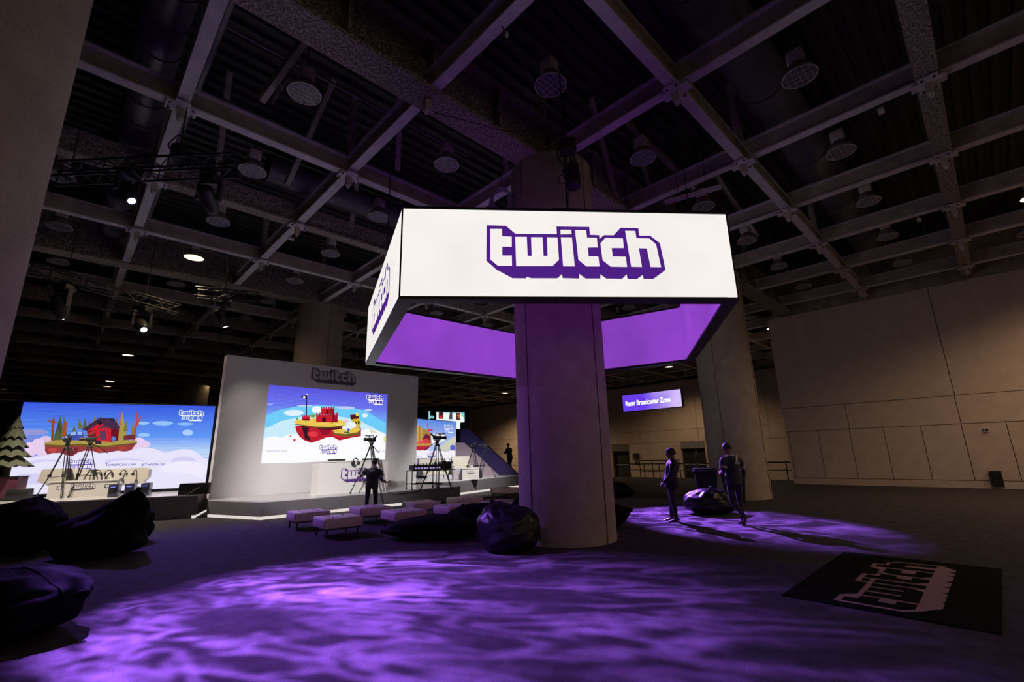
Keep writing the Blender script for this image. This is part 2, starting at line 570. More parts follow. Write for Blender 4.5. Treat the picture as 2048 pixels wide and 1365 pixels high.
# pipes and ducts in the ceiling
def run_pipe(name, label, cat, b0, a0, b1, a1, z, r, m_, n=10, hoops=0, flex=False):
    t = thing(name, label, cat, W(b0, a0, z), 0)
    p0 = Vector((0, 0, 0)); p1 = W(b1, a1, z) - W(b0, a0, z)
    MB().use(m_).tube(p0, p1, r, n).build('pipe_body', None, t)
    if hoops:
        d = p1.normalized()
        ring = None
        for i in range(1, hoops):
            c = p0.lerp(p1, i / hoops)
            if ring is None: ring = MB().use(m_).tube(-d * .035, d * .035, r * 1.06, n).build('seam_ring', None, t, c)
            else: link('seam_ring', ring.data, t, c)
    return t
DUCT = mat('duct_metal', (.10, .095, .12), rough=.45, metal=.2, var=.2, vscale=2)
PIPE = mat('pipe_paint', (.13, .12, .13), rough=.5)
run_pipe('air_duct', 'wide round spiral air duct running over the lighting truss', 'duct', .25, 1.5, .25, 23.0, 9.5, .36, DUCT, 24, 26)
run_pipe('air_duct', 'wide dark air duct high above the right part of the hall', 'duct', -2, 2.2, 26, 2.2, 9.75, .5, DUCT, 24, 16)
run_pipe('air_duct', 'dark air duct running behind the suspended sign', 'duct', 3.0, 12.55, 26, 12.55, 9.5, .40, DUCT, 20, 14)
run_pipe('sprinkler_pipe', 'long grey pipe beside the round spiral air duct', 'pipe', .98, 1.0, .98, 30, 9.3, .07, PIPE)
for i, aa in enumerate((7.35, 7.65, 8.75, 10.9, 11.3)):
    run_pipe('conduit_pipe', '%s thin grey conduit behind the near girder, counted from the camera' % ORD[i + 1], 'pipe', -6, aa, 7, aa, 9.75, .05 if i % 2 else .035, PIPE)
run_pipe('conduit_pipe', 'thin conduit strapped under the beam to the right of the pillar', 'pipe', 9.0, 2.75, 24, 2.75, 8.33, .02, PIPE)

# walls ------------------------------------------------------------
WALLM = PANEL
BW = 25.8
wr = MB()
wr.use(JOINT).box((0, 0, 0), (.28, 24, 8.1))
wall_right = struct(wr.build('wall_right', None, None, W(BW + .19, 7.28 - 12, 4.1), TH), 'brown panelled side wall standing to the right of the pillars', 'wall')
def wall_panel(b, a0, a1, z0, z1, parent, base_loc, t=.05, name='panel', m_=WALLM):
    g = .012
    o = MB().use(m_).box((0, 0, 0), (t, abs(a1 - a0) - 2 * g, z1 - z0 - 2 * g)).build(name, None, parent)
    o.location = (b - base_loc[0], (a0 + a1) / 2 - base_loc[1], (z0 + z1) / 2 - base_loc[2])
    return o
base = (BW + .19, 7.28 - 12, 4.1)
vj = [7.29] + [7.15 - 1.238 * i for i in range(0, 14)]
for i in range(len(vj) - 1): wall_panel(BW + .025, vj[i + 1], vj[i], .30, 2.47, wall_right, base)
mj = [7.29] + [4.65 - 3.7 * i for i in range(0, 5)]
for i in range(len(mj) - 1): wall_panel(BW + .025, mj[i + 1], mj[i], 2.47, 3.60, wall_right, base)
tj = [7.29, .93, -5.5, -12]
for i in range(3): wall_panel(BW + .025, tj[i + 1], tj[i], 3.60, 8.22, wall_right, base)
wall_panel(BW + .02, -12, 7.28, .0, .30, wall_right, base, name='base_strip')
# the bulkhead above that wall
bk = MB().use(STEEL2).box((0, 0, 0), (.5, 22, 2.3))
struct(bk.build('trim_1', None, None, W(BW + .6, -3.9, 9.45), TH), 'dark bulkhead above the brown side wall', 'trim')
# fittings on the wall
t = thing('wall_socket_box', 'small grey box fixed high on the brown side wall', 'socket', W(BW - .03, .29, 2.19), TH)
MB().use(STEEL).box((0, 0, 0), (.06, .16, .16)).build('box_body', None, t)
MB().use(BLACK).box((-.034, 0, 0), (.01, .09, .09)).build('face_plate', None, t)
t = thing('floor_vent_box', 'dark vent box at the foot of the brown side wall', 'vent', W(BW - .06, .36, 0), TH)
MB().use(BLACK).box((0, 0, .38), (.12, .32, .56)).build('box_body', None, t)
for i in range(5): MB().use(BLACKM).box((-.07, 0, .2 + i * .09), (.02, .28, .03)).build('louvre', None, t)

# back wall behind the doors, at the foot of a ramp
BF = 42.0
wb = MB().use(JOINT)
wb.box((0, 0, 0), (.2, 74, 9.0))
wall_back = struct(wb.build('wall_back', None, None, W(BF + .40, 42, 3.7), TH), 'brown panelled back wall with service doors beyond the pillars', 'wall')
base = (BF + .40, 42, 3.7)
gl_, br2 = mat('grey_lintel', (.20, .18, .185), rough=.8), mat('brown_lintel', (.17, .13, .125), rough=.8)
for i in range(12):
    a0 = 7.0 + 6.0 * i
    wall_panel(BF + .12, a0, a0 + 6.0, 3.64, 8.22, wall_back, base, t=.36)
    wall_panel(BF + .12, a0, a0 + 6.0, 2.50, 3.64, wall_back, base, t=.36)
for (a0, a1) in [(7.0, 18.55), (20.80, 24.0), (24.0, 26.40), (28.45, 36), (36, 45), (45, 54), (54, 66), (66, 78)]:
    wall_panel(BF + .12, a0, a1, -.8, 2.50, wall_back, base, t=.36)
wall_panel(BF + .10, 18.55, 20.80, 1.87, 2.50, wall_back, base, t=.40, m_=gl_, name='lintel')
wall_panel(BF + .10, 26.40, 28.45, 1.76, 2.50, wall_back, base, t=.40, m_=br2, name='lintel')
# return wall between the side wall and the back wall
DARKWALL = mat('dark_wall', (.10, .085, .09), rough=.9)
struct(MB().use(PANEL).box((0, 0, 0), (16.0, .3, 9.0)).build('wall_return', None, None, W(34.1, 6.9, 3.7), TH), 'end wall closing the gap beside the brown side wall', 'wall')
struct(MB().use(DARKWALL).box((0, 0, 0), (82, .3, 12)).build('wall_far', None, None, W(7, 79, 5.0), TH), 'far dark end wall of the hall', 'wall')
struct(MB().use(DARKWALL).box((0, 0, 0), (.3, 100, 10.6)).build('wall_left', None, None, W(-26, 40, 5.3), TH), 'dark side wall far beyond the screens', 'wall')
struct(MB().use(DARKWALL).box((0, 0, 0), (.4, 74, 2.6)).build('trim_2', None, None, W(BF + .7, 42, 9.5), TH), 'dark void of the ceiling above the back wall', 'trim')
# doors in the back wall
DOORM = mat('dark_door', (.022, .02, .022), rough=.5)
def door(name, a0, a1, h, label):
    z0 = -.8
    d = struct(MB().use(DOORM).box((0, 0, (h + z0) / 2), (.05, a1 - a0 - .08, h - z0)).build(name, None, None, W(BF + .25, (a0 + a1) / 2, 0), TH), label, 'door')
    MB().use(STEEL).box((-.06, 0, .42), (.05, (a1 - a0) * .85, .08)).build('push_bar', None, d)
    fr = MB().use(DARKWALL)
    for s_ in (-1, 1): fr.box((-.12, s_ * ((a1 - a0) / 2 - .03), (h + z0) / 2), (.10, .07, h - z0))
    fr.box((-.12, 0, h - .03), (.10, a1 - a0 - .02, .06))
    fr.build('door_frame', None, d)
    return d
door('door_1', 26.45, 28.40, 1.74, 'black service door beside the centre pillar in the back wall')
door('door_2', 19.55, 20.78, 1.84, 'black service door behind the man in the suit')
door('door_3', 18.57, 19.45, 1.84, 'half-hidden door beside the far pillar')
t = thing('wall_display', 'small dark display box on the back wall beside the door', 'display', W(BF - .14, 25.55, 1.30), TH)
MB().use(BLACK).box((0, 0, 0), (.14, .66, .50)).build('box_body', None, t)
MB().use(DARKWALL).box((.02, 0, -.6), (.06, .4, .40)).build('notice_plate', None, t)
# handrails along the ramp
def handrail(name, label, b, a0, a1, h, n, z0=0.0):
    t = thing(name, label, 'railing', W(b, a0, z0), TH)
    L = a1 - a0
    MB().use(BLACKM).tube((0, 0, h), (0, L, h), .035, 8).build('top_rail', None, t)
    MB().use(BLACKM).tube((0, 0, h * .55), (0, L, h * .55), .022, 8).build('mid_rail', None, t)
    for i in range(n):
        y = L * i / (n - 1)
        MB().use(BLACKM).tube((0, y, 0), (0, y, h), .028, 8).build('post', None, t)
handrail('handrail', 'black metal handrail in front of the back wall', 33.0, 16.6, 19.9, 1.82, 4, -.8)
handrail('handrail', 'low black handrail on the floor edge behind the man in the suit', 28.85, 12.6, 18.2, .88, 6)
handrail('handrail', 'black handrail in the dark gap beside the brown side wall', 28.7, 7.4, 10.2, .95, 4)
handrail('handrail', 'distant handrail at the foot of the stairs by the small stage', 33.0, 30.0, 38.0, 1.5, 6, -.8)

# pillars ------------------------------------------------------------
def pillar(name, label, c, r=.98, h=8.40, seams=(), h_top=None):
    t = thing(name, label, 'column', (c[0], c[1], 0))
    mb = MB().use(CONCRETE)
    mb.lathe([(r, 0.0), (r, h - .03), (r - .03, h)], 72)
    mb.build('shaft', None, t)
    for ang in seams:
        x, y = (r + .002) * cos(ang), (r + .002) * sin(ang)
        MB().use(JOINT).box((x, y, h / 2), (.018, .016, h - .02), 0, Matrix.Rotation(ang, 3, 'Z')).build('seam', None, t)
    return t
def facing(c, *offs):
    f_ = atan2(-c[1], -c[0])
    return [f_ + radians(o_) for o_ in offs]
C1 = (1.046, 10.07)
C2 = (8.10, 17.38)
p1 = pillar('pillar', 'thick round concrete pillar standing through the suspended sign', C1, .98, 8.40, facing(C1, -43, 49, 140, 230))
MB().use(JOINT).box((0, 0, 0), (.10, .10, .10)).build('bracket_block', None, p1, (.35, -.94, 5.2))
pillar('pillar', 'round concrete pillar behind the two men on the purple floor', C2, .97, 8.40, facing(C2, -20, 70, 160, 250))
p3 = W(7.75, 20.35); pillar('pillar', 'round pillar rising behind the white stage wall', (p3.x, p3.y), .98, 8.40, facing((p3.x, p3.y), 22, 120, 220))
p4 = (-5.09, 3.20); pillar('pillar', 'large pillar cut off by the left edge of the picture', p4, .97, 8.40, facing(p4, -150, 100))
p5 = (-28.6, 41.2); pillar('pillar', 'dim distant pillar between the two stage screens', p5, .98, 8.40, facing(p5, 0))
# ------------------------------------------------------------------ high-bay lamps on the ceiling grid
ZL = 8.6
LAMP_BODY = mat('lamp_housing', (.62, .53, .45), rough=.5)
LAMP_BELL = mat('lamp_bell', (.38, .33, .28), rough=.4, metal=.2)
LAMP_GLASS = mat('lamp_glass', (.09, .085, .10), rough=.35, metal=.0, spec=.5)
LAMP_RIM = mat('lamp_rim', (.50, .46, .46), rough=.35, metal=.3)
LAMP_LIT = emit('lamp_lit', (1.0, .74, .40), 5.0)
LAMP_GLOW = emit('lamp_bell_lit', (1.0, .62, .28), .8)
def lamp_parts(lit):
    t = thing('high_bay_lamp', 'x', 'ceiling lamp', (0, 0, 0), TH)
    MB().use(LAMP_BODY).rbox((0, 0, .42), (.27, .27, .28), .03).box((0, .13, .44), (.16, .05, .20)).build('ballast_housing', None, t)
    MB().use(LAMP_BELL).lathe([(.12, .30), (.16, .26), (.19, .20), (.26, .10), (.305, .01), (.295, .0), (.25, .10), (.17, .22)], 24).build('reflector_bell', None, t)
    MB().use(LAMP_LIT if lit else LAMP_GLASS).lathe([(.0001, .012), (.28, .012), (.288, .004)], 24).build('lens', None, t)
    g = MB().use(LAMP_RIM)
    g.path([(.30 * cos(2 * pi * i / 24), .30 * sin(2 * pi * i / 24), 0) for i in range(24)], .012, 6, True)
    g.build('rim_ring', None, t)
    if not lit:
        for i in range(-2, 3):
            w = sqrt(.295 ** 2 - (i * .10) ** 2)
            MB().use(LAMP_RIM).tube((-w, i * .1, -.002), (w, i * .1, -.002), .006, 4).build('guard_wire', None, t)
            if abs(i) < 2: MB().use(LAMP_RIM).tube((i * .13, -.25, -.002), (i * .13, .25, -.002), .006, 4).build('guard_wire', None, t)
    MB().use(BLACKM).tube((0, 0, .55), (0, 0, 2.05), .012, 6).build('hanger_rod', None, t)
    return t
LIT = {(3, -2), (9, -2), (12, -4), (13, -4), (16, -4), (18, -4), (13, -2), (14, -2), (17, -2), (12, 0), (3, 8), (13, 9), (9, 8), (0, 6), (-3, 3)}
proto = {}
lamp_count = 0
for k in range(-7, 11):
    row = []
    for j in range(-4, 20):
        p = W(B0 + G * (k + .5), A0 + G * (j + .5), ZL)
        if k >= 5 and A0 + G * (j + .5) < 7.4: continue
        q = project(p)
        if q[2] < 1.5 or not (-25 < q[0] < 2075 and -20 < q[1] < 830): continue
        # out of sight behind the lit sign, the near pillars or the stage wall
        if 812 < q[0] < 1455 and 432 < q[1] < 588: continue
        if 735 < q[0] < 805 and q[1] > 470 + (800 - q[0]) * 1.2 and q[1] < 700: continue
        if 750 < q[0] < 1030 and 655 < q[1] < 735: continue
        if 1215 < q[0] < 1385 and 635 < q[1] < 722: continue
        if 1040 < q[0] < 1205 and q[1] > 600: continue
        if 1400 < q[0] < 1495 and q[1] > 600: continue
        if q[0] > 1545 and q[1] > 665 - (q[0] - 1536) * .2: continue
        if 465 < q[0] < 830 and q[1] > 720 + (q[0] - 450) * .12: continue
        if q[0] < 170 and q[1] < 750 - q[0] * 4.0 - 45: continue
        if 598 < q[0] < 680 and q[1] > 615: continue
        if q[2] > 62: continue
        if q[2] > 36 and (j, k) not in LIT and (j + k) % 2: continue
        row.append((j, p, q))
    for i, (j, p, q) in enumerate(row):
        lit = (j, k) in LIT
        if lit not in proto:
            t = proto[lit] = lamp_parts(lit)
            t.location = p
        else:
            t = copy_tree(proto[lit], None, None, p)
        n = 5 - k
        if n >= 1: where = '%s row from the brown side wall' % ORD[n]
        else: where = '%s row past the brown side wall' % ORD[1 - n]
        t['label'] = '%s caged high-bay lamp, %s from camera in %s' % ('glowing' if lit else 'unlit', ORD[i + 1], where)
        t['group'] = 'high-bay lamps on the ceiling grid'
        lamp_count += 1
        if lit and (j < 7 or k > 7):
            L = bpy.data.lights.new('lamp_light', 'SPOT'); L.energy = 700 if k == 3 else 300 if k < 7 else (1300 if j < 5 else 4500); L.color = (1.0, .70, .40); L.spot_size = radians(150); L.spot_blend = .6; L.shadow_soft_size = .25
            lo = bpy.data.objects.new('lamp_light', L); COL.objects.link(lo); lo.location = p + Vector((0, 0, -.05)); lo['kind'] = 'helper'
# unseen lit lamps added on the same grid to light the side wall and pillars
for n_, (j, k) in enumerate([(-4, 4), (-6, 4), (-4, 2), (-6, 0)]):
    p = W(B0 + G * (k + .5), A0 + G * (j + .5), ZL)
    t = copy_tree(proto[True], None, 'added glowing caged high-bay lamp out of the picture, %s along the brown side wall' % ORD[n_ + 1], p)
    t['group'] = 'lit lamps added outside the picture'
    L = bpy.data.lights.new('lamp_light', 'SPOT'); L.energy = (1000, 900, 300, 300)[n_]; L.color = (1.0, .66, .42); L.spot_size = radians(150); L.spot_blend = .6; L.shadow_soft_size = .25
    lo = bpy.data.objects.new('lamp_light', L); COL.objects.link(lo); lo.location = p + Vector((0, 0, -.05)); lo['kind'] = 'helper'
# ------------------------------------------------------------------ five-sided suspended sign
SIGN_W = emit('lit_white_fabric', (.92, .875, .845), 1.0, var=.04, vscale=.9)
SIGN_INK = emit('lit_purple_ink', lin((78, 32, 132)), 1.0)
SIGN_IN = emit('lit_purple_fabric', lin((140, 66, 196)), 1.0, var=.16, vscale=.55)  # noise in the glow imitates uneven backlight behind the fabric
SC0 = Vector((.67, 10.30, 0)); SR, SROT, SZ0, SZ1 = 4.49, radians(4.664), 4.0, 5.475
sv = [SC0 + Vector((SR * cos(SROT + radians(-126 + 72 * i)), SR * sin(SROT + radians(-126 + 72 * i)), 0)) for i in range(5)]
sign = thing('suspended_sign', 'five-sided lit white sign ring with purple word marks hanging around the pillar', 'sign', SC0)
ti = .22
for i in range(5):
    p, q = sv[i] - SC0, sv[(i + 1) % 5] - SC0
    mid = (p + q) / 2; nrm = mid.normalized(); d = (q - p).normalized(); L = (q - p).length
    up = Vector((0, 0, 1))
    # outer fabric panel
    H_ = SZ1 - SZ0
    a0 = p + Vector((0, 0, SZ0)); 
    f1 = frame_fn(a0, d, up)
    o = MB().use(SIGN_W).prism([(.015, .02), (L - .015, .02), (L - .015, H_ - .02), (.015, H_ - .02)], f1, -.02, 0).build('outer_panel', None, sign)
    Li = L - 2 * ti * math.tan(radians(36))
    pi0 = p - nrm * ti + d * (ti * math.tan(radians(36)))
    f2 = frame_fn(pi0 + d * Li + Vector((0, 0, SZ0)), -d, up)
    MB().use(SIGN_IN).prism([(0, .03), (Li, .03), (Li, H_ - .02), (0, H_ - .02)], f2, -.02, 0).build('inner_panel', None, sign)
    MB().use(BLACK).prism([(-.06, .01), (Li + .06, .01), (Li + .06, H_ - .01), (-.06, H_ - .01)], f2, -.06, -.03).build('glow_block_board', None, sign)  # unseen board added to keep the outer panel's glow out of the inner seams
    # word mark on every outer face
    s_ = 2.83 / 930
    f3 = frame_fn(a0 + d * (L * .5 - .465 * 2.83 * 1.0 + (-.02)) * 1.0 + Vector((0, 0, .30)), d, up, s_)
    fn = (lambda F: (lambda u_, v_, dd: F(u_, v_, dd)))(f3)
    wm = wordmark(sign, lambda u_, v_, dd, F=f3: F(u_, v_, dd), SIGN_INK, SIGN_W, d=.003, name='word_mark')
    # frame: bottom and top rails, corner post
    fr = MB().use(BLACKM)
    A = [p, q, q - nrm * ti - d * (ti * math.tan(radians(36))), pi0]
    for z in (SZ0 - .03, SZ1 - .01):
        vs_ = [v + Vector((0, 0, z)) for v in A] + [v + Vector((0, 0, z + .04)) for v in A]
        fr.add(vs_, [(3, 2, 1, 0), (4, 5, 6, 7), (0, 1, 5, 4), (1, 2, 6, 5), (2, 3, 7, 6), (3, 0, 4, 7)])
    fr.build('frame_rail', None, sign)
    MB().use(BLACKM).box((p.x * .997, p.y * .997, (SZ0 + SZ1) / 2), (.025, .025, H_)).build('corner_post', None, sign)
    # suspension cables
    c0 = mid + Vector((0, 0, SZ1 + .03)) - nrm * .1
    MB().use(BLACKM).tube(c0, c0 + Vector((0, 0, ZB - SZ1 - .03)), .012, 5).build('suspension_cable', None, sign)
    MB().use(BLACKM).box((c0.x, c0.y, SZ1 + .06), (.5, .06, .05), 0, Matrix.Rotation(atan2(d.y, d.x), 3, 'Z')).build('lifting_bracket', None, sign)
# ------------------------------------------------------------------ stage platforms
STAGE_TOP = mat('stage_gloss_floor', (.62, .61, .63), rough=.16, spec=.6)
STAGE_SIDE = mat('stage_fascia', (.14, .128, .14), rough=.6, var=.05, vscale=2)
WHITEPAINT = mat('stage_white_paint', (.66, .64, .65), rough=.55, var=.03, vscale=1.5)
TOE = emit('toe_light', (1.0, .90, .84), .75)
def v2(p): return Vector((p[0], p[1], 0))
def platform(name, label, poly, h, front, hatch=None):
    """poly: world xy corners, counter-clockwise; front: indices of edges that show a fascia"""
    o0 = v2(poly[0])
    t = thing(name, label, 'stage', o0)
    P = [v2(p) - o0 for p in poly]
    n = len(P)
    mb = MB().use(STAGE_TOP)
    vs_ = [p + Vector((0, 0, h - .03)) for p in P] + [p + Vector((0, 0, h)) for p in P]
    mb.add(vs_, [tuple(range(n, 2 * n)), tuple(range(n - 1, -1, -1))] + [(i, (i + 1) % n, n + (i + 1) % n, n + i) for i in range(n)])
    mb.build('deck_top', None, t)
    cen = sum(P, Vector()) / n
    core = MB().use(STAGE_SIDE)
    Q = [p + (cen - p).normalized() * .12 for p in P]
    vs_ = [p for p in Q] + [p + Vector((0, 0, h - .03)) for p in Q]
    core.add(vs_, [(i, (i + 1) % n, n + (i + 1) % n, n + i) for i in range(n)])
    core.build('core', None, t)
    for i in front:
        a_, b_ = P[i], P[(i + 1) % n]
        d = (b_ - a_); L = d.length; d.normalize()
        k = max(1, round(L / 2.3))
        for s_ in range(k):
            f = frame_fn(a_ + d * (L * s_ / k), d, (0, 0, 1))
            w = L / k
            pn = MB().use(STAGE_SIDE).prism([(.003, .10), (w - .003, .10), (w - .003, h - .03), (.003, h - .03)], f, -.05, 0).build('fascia_panel', None, t)
            st = MB().use(TOE).prism([(0, .005), (w, .005), (w, .095), (0, .095)], f, -.085, -.05).build('toe_light_strip', None, t)
            if hatch and (i, s_) in hatch:
                fh = frame_fn(a_ + d * (L * s_ / k), d, (0, 0, 1))
                hb = MB().use(STAGE_SIDE).prism([(.9, .2), (1.5, .2), (1.5, .42), (.9, .42)], fh, 0, .006).build('access_hatch', None, pn)
                MB().use(BLACK).prism([(1.19, .38), (1.21, .38), (1.21, .40), (1.19, .40)], fh, .006, .012).build('latch', None, pn)
    return t
def xy(b, a): p = W(b, a); return (p.x, p.y)
ZC, ZLP, ZRP = .52, .70, .62
platform('stage_platform', 'low grey centre stage platform with glowing toe strip under the white wall',
         [xy(3.68, 17.72), xy(4.55, 15.35), xy(11.86, 15.35), xy(11.86, 18.75), xy(3.86, 18.75)], ZC, (0, 1, 2), {(1, 1)})
dl = Vector((cos(radians(24)), sin(radians(24)), 0)); nl = Vector((-dl.y, dl.x, 0))
PL = Vector((-9.92, 15.05, 0))
lp = [PL - dl * 9.6, PL, PL + nl * 4.1, PL - dl * 9.6 + nl * 4.1]
platform('stage_platform', 'grey stage platform in front of the screen with the wooden house', [(p.x, p.y) for p in lp], ZLP, (0, 1), {(0, 2)})
dr = Vector((cos(radians(58)), sin(radians(58)), 0)); nr_ = Vector((-dr.y, dr.x, 0))
PR = Vector((-2.47, 21.5, 0))
rp = [PR - dr * 1.2, PR + dr * 7.5, PR + dr * 7.5 + nr_ * 6.8, PR - dr * 1.2 + nr_ * 6.8]
platform('stage_platform', 'grey stage platform beside the pillar in front of the small screen', [(p.x, p.y) for p in rp], ZRP, (0, 1))

# ------------------------------------------------------------------ white stage wall with the centre screen
dw = Vector((cos(TH), sin(TH), 0))
WO = W(3.80, 18.2, ZC)
WL, WH = 7.80, 4.80
wallt = thing('stage_wall', 'tall white stage wall framing the centre screen', 'stage wall', WO)
fw = frame_fn((0, 0, 0), dw, (0, 0, 1))
def on_plane(o, d):
    """photo pixel to (u, v) on the upright plane through o along d"""
    n = Vector((-d.y, d.x, 0))
    def f(x, y):
        r_ = pxray(x, y)
        p = CAM + r_ * ((o - CAM).dot(n) / r_.dot(n))
        return ((p - o).dot(d), p.z - o.z)
    return f
wpx = on_plane(WO, dw)
c4 = [wpx(*q) for q in ((537, 768), (775, 790), (772, 918), (523, 932))]
su0 = (c4[0][0] + c4[3][0]) / 2; su1 = (c4[1][0] + c4[2][0]) / 2; sv1 = (c4[0][1] + c4[1][1]) / 2; sv0 = (c4[2][1] + c4[3][1]) / 2
# four boards around the opening
for nm, (u0, u1, v0, v1) in dict(board_left=(0, su0, 0, WH), board_right=(su1, WL, 0, WH), board_top=(su0, su1, sv1, WH), board_bottom=(su0, su1, 0, sv0)).items():
    MB().use(WHITEPAINT).prism([(u0, v0), (u1, v0), (u1, v1), (u0, v1)], fw, -.35, 0).build('wall_board', None, wallt)
l0 = wpx(624, 737); l1 = wpx(711, 772)
ls = (l1[0] - l0[0]) / 930
lz = (l0[1] + l1[1]) / 2 - 293 * ls / 2
fl_ = frame_fn(Vector((0, 0, 0)) + dw * l0[0] + Vector((0, 0, lz)), dw, (0, 0, 1), ls)
wordmark(wallt, fl_, mat('purple_vinyl', (.055, .035, .085), rough=.4), mat('grey_vinyl', (.40, .38, .40), rough=.5), .03, 'word_mark')

# ------------------------------------------------------------------ pictures on the screens
def sky_mat(name, stops, v0, v1, lines=None):
    """vertical colour run of the screen's picture, over its own height"""
    M = emit(name, (1, 1, 1), 1.0)
    nt = M.node_tree
    e = [n for n in nt.nodes if n.type == 'EMISSION'][0]
    tc = nt.nodes.new('ShaderNodeTexCoord'); sp = nt.nodes.new('ShaderNodeSeparateXYZ')
    nt.links.new(tc.outputs['Object'], sp.inputs[0])
    mr = nt.nodes.new('ShaderNodeMapRange'); mr.inputs[1].default_value = v0; mr.inputs[2].default_value = v1
    nt.links.new(sp.outputs[2], mr.inputs[0])
    rp_ = nt.nodes.new('ShaderNodeValToRGB')
    el = rp_.color_ramp.elements
    while len(el) < len(stops): el.new(.5)
    for i, (p, c) in enumerate(stops):
        el[i].position = p; el[i].color = (*lin(c), 1)
    nt.links.new(mr.outputs[0], rp_.inputs[0])
    out = rp_.outputs[0]
    if lines:
        mt = nt.nodes.new('ShaderNodeMath'); mt.operation = 'SINE'
        m2 = nt.nodes.new('ShaderNodeMath'); m2.operation = 'MULTIPLY'; m2.inputs[1].default_value = lines
        nt.links.new(sp.outputs[2], m2.inputs[0]); nt.links.new(m2.outputs[0], mt.inputs[0])
        m3 = nt.nodes.new('ShaderNodeMapRange'); m3.inputs[1].default_value = -1; m3.inputs[2].default_value = 1; m3.inputs[3].default_value = .8; m3.inputs[4].default_value = 1.15
        nt.links.new(mt.outputs[0], m3.inputs[0]); nt.links.new(m3.outputs[0], e.inputs[1])
    nt.links.new(out, e.inputs[0])
    return M
class Art:
    """flat picture on a lit screen: shapes given in photo pixels of the zoomed crop, mapped on the screen's plane"""
    def __init__(s, root, o, d, fx, fy, clip):
        s.root = root; s.o = o; s.px = on_plane(o, d); s.fn = frame_fn((0, 0, 0), d, (0, 0, 1)); s.fx = fx; s.fy = fy; s.clip = clip; s.layer = 0
    def uv(s, x, y):
        u, v = s.px(s.fx(x), s.fy(y)); c = s.clip
        return (min(max(u, c[0]), c[1]), min(max(v, c[2]), c[3]))
    def part(s, name, shapes, split=False):
        if split:
            for sh in shapes: s.part(name, [sh])
            return
        s.layer += 1
        mb = MB(); d = .002 + s.layer * .0012
        for k, (rgb, pts) in enumerate(shapes):
            mb.use(px_emit(rgb))
            P = [s.uv(*p) for p in pts]
            ar = sum(P[i][0] * P[(i + 1) % len(P)][1] - P[(i + 1) % len(P)][0] * P[i][1] for i in range(len(P)))
            if ar < 0: P.reverse()
            dd = d + k * .00006
            mb.add([s.fn(u, v, dd) for u, v in P], [tuple(range(len(P)))])
        return mb.build(name, None, s.root)
    def logo(s, x, y, w, o_rgb, l_rgb, con=True, year='2015', yrgb=(110, 80, 190), conx=.42):
        """word mark with the second word under it; (x, y) top left corner, w width, in crop pixels"""
        u0, v0 = s.uv(x, y); u1, _ = s.uv(x + w, y)
        k = (u1 - u0) / 930; s.layer += 1; d = .003 + s.layer * .0012
        f = frame_fn(s.fn(u0, v0 - 293 * k, 0), s.fn(1, 0, 0) - s.fn(0, 0, 0), (0, 0, 1), k)
        if con:
            g = 1.0
            mo = MB().use(px_emit(o_rgb)).prism([(u_ * 1.0, v_) for u_, v_ in LOGO_OUT], f, d, d + .0008)
            kk = 1.06
            f2 = lambda u_, v_, dd: f(930 * conx + u_ * kk, -150 + v_ * kk, dd)
            mo.prism(CON_OUT, f2, d, d + .0008)
            ml = MB().use(px_emit(l_rgb))
            for p in LOGO_LET: ml.prism(p, f, d + .0008, d + .0016)
            for p in CON_LET: ml.prism(p, f2, d + .0008, d + .0016)
            mo.build('logo_outline', None, s.root); ml.build('logo_letters', None, s.root)
            f3 = lambda u_, v_, dd: f(120 + u_, -120 + v_, dd)
            me = text_mesh(year, 150, f3, d + .001, 6)
            me.materials.clear(); me.materials.append(px_emit(yrgb)); link('logo_year', me, s.root)
        else:
            wordmark(s.root, lambda u_, v_, dd: f(u_, v_, d + dd), px_emit(o_rgb), px_emit(l_rgb), .0008, 'logo')
        s.layer += 2
    def text(s, body, x, y, h, rgb, thick=0.0):
        u0, v0 = s.uv(x, y); _, v1 = s.uv(x, y - h)
        k = (v1 - v0) / .72; s.layer += 1; d = .003 + s.layer * .0012
        f = frame_fn(s.fn(u0, v0, 0), s.fn(1, 0, 0) - s.fn(0, 0, 0), (0, 0, 1), k)
        me = text_mesh(body, 1.0, f, d, thick)
        me.materials.clear(); me.materials.append(px_emit(rgb))
        link('caption_text', me, s.root)
def disc(x, y, rx, ry=None, n=14):
    ry = ry or rx
    return [(x + rx * cos(2 * pi * i / n), y + ry * sin(2 * pi * i / n)) for i in range(n)]
def bumps(pts, floor_y):
    return pts + [(pts[-1][0], floor_y), (pts[0][0], floor_y)]
def fir(x, top, base, w, rgb):
    return (rgb, [(x, top), (x + w, base), (x - w, base)])

# --- screen with the wooden house
LO = Vector((-16.31, 15.27, .80)); ld = Vector((cos(radians(27.05)), sin(radians(27.05)), 0)); LW, LH = 5.42, 2.97
scr = thing('led_screen', 'wide lit screen showing a red wooden house on a floating island', 'screen', LO)
fs = frame_fn((0, 0, 0), ld, (0, 0, 1))
MB().use(BLACKM).prism([(-.05, -.09), (LW + .06, -.09), (LW + .06, LH + .04), (-.05, LH + .04)], fs, -.14, -.02).build('screen_frame', None, scr)
MB().use(sky_mat('sky_house', [(0, (205, 205, 250)), (.42, (190, 215, 250)), (.62, (96, 150, 246)), (1, (58, 88, 226))], 0, LH, 150)).prism([(0, 0), (LW, 0), (LW, LH), (0, LH)], fs, -.02, 0).build('picture_sky', None, scr)
fxA, fyA = (lambda x: x * 440 / 1581), (lambda y: 680 + y * 380 / 1365)
A = Art(scr, LO, ld, fxA, fyA, (0, LW, 0, LH))
